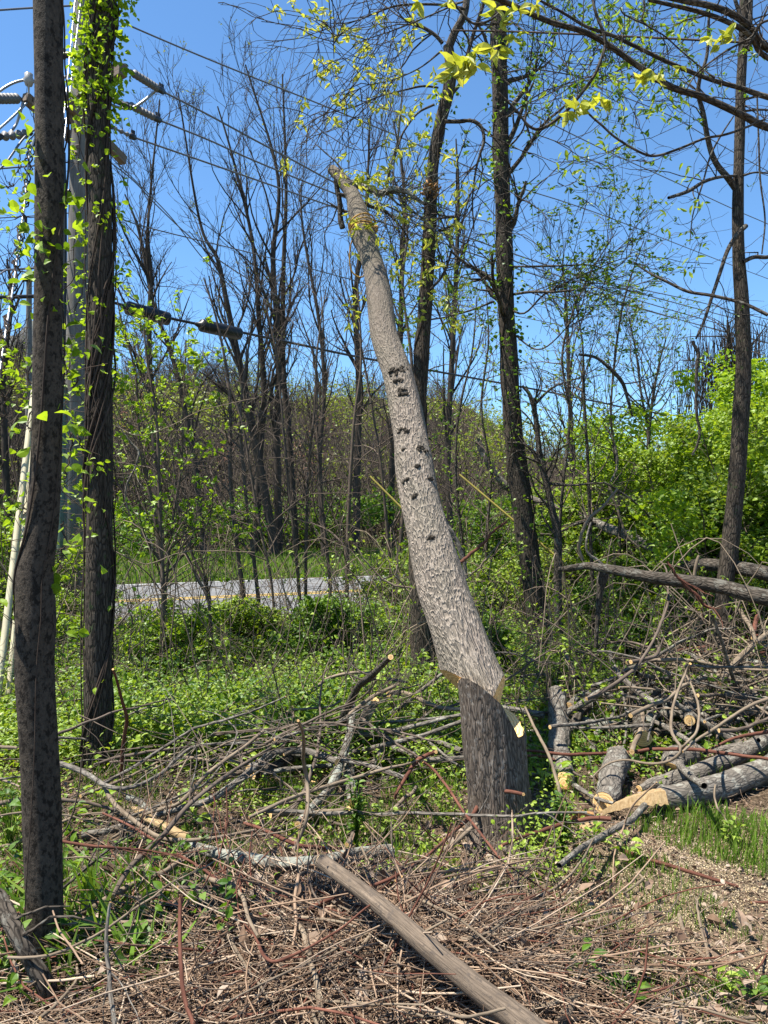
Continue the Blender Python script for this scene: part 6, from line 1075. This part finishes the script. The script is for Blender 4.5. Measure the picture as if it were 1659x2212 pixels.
st(9, [(350, 640), (430, 700), (520, 720)], (.1, .05), (14, 12, 8), 'bark_brown', 'thin brown twig at the foot of the upright-looking log')
st(9, [(120, 580), (240, 590), (330, 640), (400, 700)], (.08, .05), (18, 18, 12), 'bark_red', 'thin rusty stick behind the stump right side')
st(6, [(640, 2200), (700, 2165), (800, 2100), (900, 2040), (1040, 1972), (1110, 1910), (1180, 1842), (1280, 1735), (1400, 1655)], (.1, .3, .55), (52, 48, 44, 34, 22), 'bark_tan', 'stout forked tan limb rising right above the right pile', T1)
st(6, [(1050, 1965), (1068, 2030), (1110, 2100), (1170, 2180)], (.2, .1), (50, 52, 48), 'bark_dark', 'dark bent limb dropping into the right pile')
st(6, [(1050, 1970), (1200, 1985), (1350, 2000), (1500, 2010), (1640, 1990)], (.3, .3), (26, 24, 22, 18), 'bark_red', 'reddish limb level at the back of the right pile')
st(6, [(1310, 1165), (1400, 1195), (1490, 1235), (1580, 1310), (1680, 1400)], (1.05, .9), (14, 26, 34, 36), 'bark_tan', 'tan limb end poking in at right above the fallen trunk')
st(6, [(1228, 1298), (1380, 1315), (1500, 1345), (1660, 1400), (1760, 1430)], (.95, .85), (12, 18, 20, 18), 'bark_tan', 'thin pinkish stick across the right hand tree')
st(6, [(1350, 2190), (1410, 2100), (1470, 2030), (1570, 1935), (1680, 1850)], (.35, .6), (38, 40, 38, 34), 'bark_tan', 'pale tan limb rising to the right edge', T1)
st(6, [(1450, 1660), (1500, 1760), (1550, 1850), (1578, 1935)], (.75, .6), (26, 28, 24), 'bark_tan', 'short tan limb above the pale rising limb')
st(6, [(1600, 1740), (1585, 1820), (1572, 1900)], (.7, .6), (30, 28, 24), 'bark_red', 'short reddish prong near the right edge')
st(6, [(1080, 1985), (1280, 1950), (1460, 1900), (1680, 1870)], (.3, .55), (24, 24, 20), 'bark_red', 'long reddish branch across the upper right pile', T1)
st(6, [(740, 1830), (830, 1890), (920, 1940), (1020, 1975)], (.3, .25), (14, 22, 20), 'bark_brown', 'brown stick running down right to the forked limb')
st(6, [(1420, 2050), (1530, 2040), (1680, 2080)], (.35, .35), (34, 40, 38), 'bark_lichen', 'thick pale limb at the right edge of the pile top')
st(6, [(1200, 1640), (1300, 1700), (1450, 1690), (1680, 1600)], (.7, .6), (12, 14, 12), 'bark_dark', 'thin dark stick under the fallen trunk')
# dark old root at lower left
log(7, [(-80, 1380), (0, 1440), (60, 1560), (120, 1700), (190, 1850), (250, 1990), (280, 2120)], (.3, .2, .0), (70, 80, 86, 90, 110, 120), 'bark_dark', 'dark rotten limb leaning on the foot of the leftmost trunk', 'rotten_limb', 'rotten limb', amp=.16, twigs=dict(k=7, L=.35, ang=(30, 80), up=0, wig=.2, rr=.25))
# forked branches thrown across the piles, hard to tell apart
def pile_branches(label, n, cx, cy, sx, sy, L_, rr_, mats, zr, ang0, spread):
    for k in range(n):
        x, y = rng.normal(cx, sx), rng.normal(cy, sy); a = ang0 + rng.normal() * spread; el = rng.uniform(-.12, .22); d = np.array([math.cos(a) * math.cos(el), math.sin(a) * math.cos(el), math.sin(el)]); ln = L_ * rng.uniform(.5, 1.3); p = np.array([x, y, float(G(x, y)) + rng.uniform(*zr)]) - d * ln / 2; pts = []
        w_ = rng.normal(size=3) * .05 * [1, 1, .5]
        for _ in range(22): pts.append(p.copy()); d = unit(d + w_ + rng.normal(size=3) * .09); p = p + d * ln / 21
        pts = np.array(pts); g_ = G(pts[:, 0], pts[:, 1]); r0 = rr_ * rng.uniform(.6, 1.5); pts[:, 2] = np.maximum(pts[:, 2], g_ + r0); R = np.linspace(r0, r0 * .4, 22); b = MB(); b.tubes(pts, R, 8, fn=rough_fn(k + n, .08), cap=1)
        g, gr = grow(pts[None], R[None], 5, ln * .45, n=8, ang=(20, 50), wig=.14, rr=.5, up=.03, rmin=.0022); 
        if len(g): b.tubes(g, gr, 5); g2, gr2 = grow(g, gr, 2, ln * .2, n=5, ang=(20, 55), wig=.16, rr=.6, rmin=.0018); b.tubes(g2, gr2, 4)
        tag(b.build('fallen_branch', [M[mats[k % len(mats)]], M['cut']]), label, 'branch', label + 's')
pile_branches('slim bare forked branch tangled in the left brush pile', 32, -.85, 4.3, .55, .38, 1.3, .0085, ['bark_tan', 'bark_brown', 'bark_grey'], (.04, .34), .55, .5)
pile_branches('slim bare forked branch tangled in the right brush pile', 30, 2.6, 5.7, .6, .4, 1.5, .011, ['bark_tan', 'bark_grey', 'bark_brown'], (.08, .6), .35, .5)
pile_branches('short bare twiggy branch lying in the foreground stalks', 14, -.3, 2.75, .6, .2, .8, .006, ['bark_tan', 'bark_brown'], (.04, .10), .4, .8)
# pile filler: thin brush twigs, uncountable
def twigs_stuff(name, label, n, fx, fy, L, r, mat, hmax, up=.12, curve=.12, seg=6, sides=4, stuffcat='twigs'):
    x, y = fx(n), fy(n); a = rng.uniform(0, 6.28, n); el = rng.normal(size=n) * up; ln = L * rng.uniform(.3, 1.3, n); d = np.c_[np.cos(a) * np.cos(el), np.sin(a) * np.cos(el), np.sin(el)]; z0 = hmax * rng.random(n) ** 1.4 * (1 - .75 * sstep(2.45, 2.95, y) * (y < 3.9))
    p = np.c_[x, y, G(x, y) + z0]; pts = [p]; bend = rng.normal(size=(n, 3)) * curve * [1, 1, .4]
    for _ in range(seg - 1): d = unit(d + bend + rng.normal(size=(n, 3)) * curve * .5); p = p + d * ln[:, None] / (seg - 1); pts.append(p)
    pts = np.stack(pts, 1); g = G(pts[..., 0], pts[..., 1]); pts[..., 2] = np.maximum(pts[..., 2], g + .003 + .01 * rng.random((n, 1))); R = np.outer(r * rng.uniform(.4, 1.5, n), np.linspace(1, .55, seg)); b = MB(); b.tubes(pts, R, sides); return tag(b.build(name, M[mat]), label, stuffcat, kind='stuff')
N_ = lambda m, s: (lambda n: rng.normal(m, s, n)); U_ = lambda a, b: (lambda n: rng.uniform(a, b, n))
twigs_stuff('straw_heap', 'heap of dry tan stalks and stems in the foreground', 10000, N_(-.25, .5), (lambda n: 2.05 + np.abs(rng.normal(0, .45, n)) * 1.0), .30, .0017, 'straw', .10)
twigs_stuff('straw_heap', 'thicker dry stalks mixed in the foreground heap', 700, N_(-.25, .5), N_(2.45, .28), .6, .0036, 'straw', .13)
twigs_stuff('twig_litter', 'red-brown cane pieces mixed in the foreground heap', 420, N_(-.25, .55), N_(2.45, .3), .5, .0034, 'bark_red', .12, curve=.16)
twigs_stuff('twig_litter', 'fat dead stalks half buried in the foreground heap', 130, N_(-.25, .55), N_(2.45, .28), .55, .0062, 'bark_tan', .12, curve=.1)
twigs_stuff('twig_litter', 'reddish brown vine litter in the foreground heap', 1000, N_(-.2, .5), N_(2.5, .3), .45, .0022, 'bark_brown', .12, curve=.2)
twigs_stuff('twig_litter', 'fine litter of stalks scattered over the soil', 5000, U_(-2.0, 2.2), U_(2.1, 5.0), .13, .0012, 'straw', .02)
twigs_stuff('brush_twigs', 'fine twigs tangled through the left branch pile', 150, N_(-.9, .75), N_(4.1, .6), .9, .003, 'bark_brown', .35, up=.3)
twigs_stuff('brush_twigs', 'fine twigs tangled through the right branch pile', 150, N_(2.5, .8), N_(5.6, .6), 1., .0036, 'bark_brown', .55, up=.3)
twigs_stuff('brush_twigs', 'pale thin sticks heaped at the right', 110, N_(3.0, .6), N_(6.1, .45), 1.3, .009, 'bark_tan', .5, up=.25)
twigs_stuff('brush_twigs', 'dark limbs buried in the right branch pile', 60, N_(2.2, .6), N_(5.6, .5), 1.3, .022, 'bark_grey', .3, up=.15, sides=8)
twigs_stuff('brush_twigs', 'dark limbs buried behind the stump', 26, N_(.1, .5), N_(5.0, .35), 1.1, .016, 'bark_grey', .2, up=.15, sides=8)
def flakes(name, label, n, fx, fy, size, mat, w=.6, up=.6, h=.02, simple=True, clump=None):
    x, y = fx(n), fy(n)
    if clump: k_ = clump(x, y); x, y = x[k_], y[k_]
    p = np.c_[x, y, G(x, y) + .003 + h * rng.random(len(x)) ** 2]; b = MB(); b.leaves(p, size * rng.uniform(.4, 1.5, len(p)), w=w, up=up, simple=simple, fold=.15); return tag(b.build(name, M[mat]), label, 'litter', kind='stuff')
flakes('leaf_litter', 'brown dead leaves over the soil', 16000, U_(-2.4, 3.), U_(2.1, 6.5), .024, 'dead_leaf', .6, .6, .04, False)
flakes('leaf_litter', 'dead leaves in the foreground heap', 2200, N_(-.1, .7), N_(2.5, .4), .05, 'dead_leaf', .6, .3, .12, False)
flakes('bark_crumbs', 'fine brown crumbs of bark and soil', 22000, U_(-.2, 2.6), U_(2.05, 4.2), .011, 'dead_leaf', .5, .5, .01)
flakes('sawdust_chips', 'pale wood chips and sawdust over the right foreground', 42000, U_(.2, 2.5), U_(2.05, 3.9), .008, 'chips', .6, .7, .006, clump=lambda x, y: (np.sin(x * 4 + 1) * np.cos(y * 3.6) + .5 * np.sin(x * 11 + y * 9) + .8 * rng.normal(size=len(x)) * .5) > -.2)
flakes('sawdust', 'yellow sawdust drift right of the stump', 9000, N_(1.0, .2), N_(3.05, .16), .006, 'chips', .7, .8, .008)
flakes('sawdust', 'yellow sawdust around the cut logs', 5000, N_(1.25, .25), N_(3.6, .2), .006, 'chips', .7, .8, .008)
# a few individual broad weeds
def weed(label, c, x, y, n, size, H, mat='leaf_green', w=.6, name='weed', droop=.0):
    p0 = ray(*cc(c, x, y)); t = thing(name, p0, label, 'plant'); L0 = np.array(t.location); a = rng.uniform(0, 6.28, n); hh_ = H * rng.uniform(.25, 1, n); rr = size * rng.uniform(.3, 1.3, n); tip = p0 + np.c_[np.cos(a) * rr, np.sin(a) * rr, hh_]; b = MB(); mid = (p0 + tip) / 2 + [0, 0, .15 * H]; b.tubes(np.stack([np.repeat(p0[None], n, 0), mid, tip], 1), np.full((n, 3), .0015), 4); b.build('stem', M['leaf_green'], t, L0)
    b = MB(); b.leaves(tip, size * rng.uniform(.6, 1.2, n), axis=np.c_[np.cos(a), np.sin(a), np.full(n, .2)] * 2, w=w, up=.7, droop=droop); b.build('leaves', M[mat], t, L0)
for args in [('yellow-green sprig hanging over the left edge of the stump', 8, 1180, 420, 12, .05, .35, 'leaf_yellow'), ('leafy dark weed in front of the lichened limb end', 8, 620, 1130, 70, .035, .32, 'leaf_green'), ('leafy weed at the stump left foot', 8, 800, 1120, 30, .04, .2, 'leaf_herb'), ('small lobed weed lower right by the shard', 9, 430, 2010, 26, .05, .12, 'leaf_green'),
             ('pale lobed weed on bare soil at lower right', 9, 1260, 2000, 24, .045, .06, 'leaf_herb'), ('low weed patch at the bottom centre right', 9, 690, 2120, 40, .045, .08, 'leaf_green'), ('upright weed on the sawdust', 9, 720, 1250, 16, .05, .14, 'leaf_herb'), ('thin weed right of the stump foot', 9, 480, 1450, 14, .03, .2, 'leaf_green'),
             ('broad leaved weed behind the orange wedge', 9, 250, 800, 18, .07, .2, 'leaf_lime'), ('bushy weed at the right foot of the stump', 9, 330, 1230, 90, .03, .3, 'leaf_green'), ('broad leafed weed by the grey peeling stick', 7, 820, 1990, 16, .08, .14, 'leaf_green'), ('heart leaved weed right of the leftmost trunk', 7, 420, 1080, 16, .06, .2, 'leaf_green'),
             ('yellow-green weed above the splintered limb', 7, 600, 960, 16, .06, .18, 'leaf_lime'), ('weed clump on the grass left of the lichen log', 7, 1180, 1000, 20, .06, .14, 'leaf_herb'), ('dark weed at the bottom left corner', 7, 120, 2000, 26, .07, .25, 'leaf_green'), ('weed near the left edge of the brush', 7, 60, 1150, 26, .06, .3, 'leaf_green'),
             ('weed with long leaves beside the red cane', 7, 760, 1850, 14, .1, .2, 'leaf_green'), ('lobed weed at the right edge of the soil', 9, 1500, 2080, 30, .04, .08, 'leaf_green'), ('weed before the split log', 9, 1370, 1140, 30, .035, .12, 'leaf_herb'), ('feathery weed in front of the round cut log', 9, 520, 1120, 20, .045, .1, 'leaf_lime')]: weed(*args)
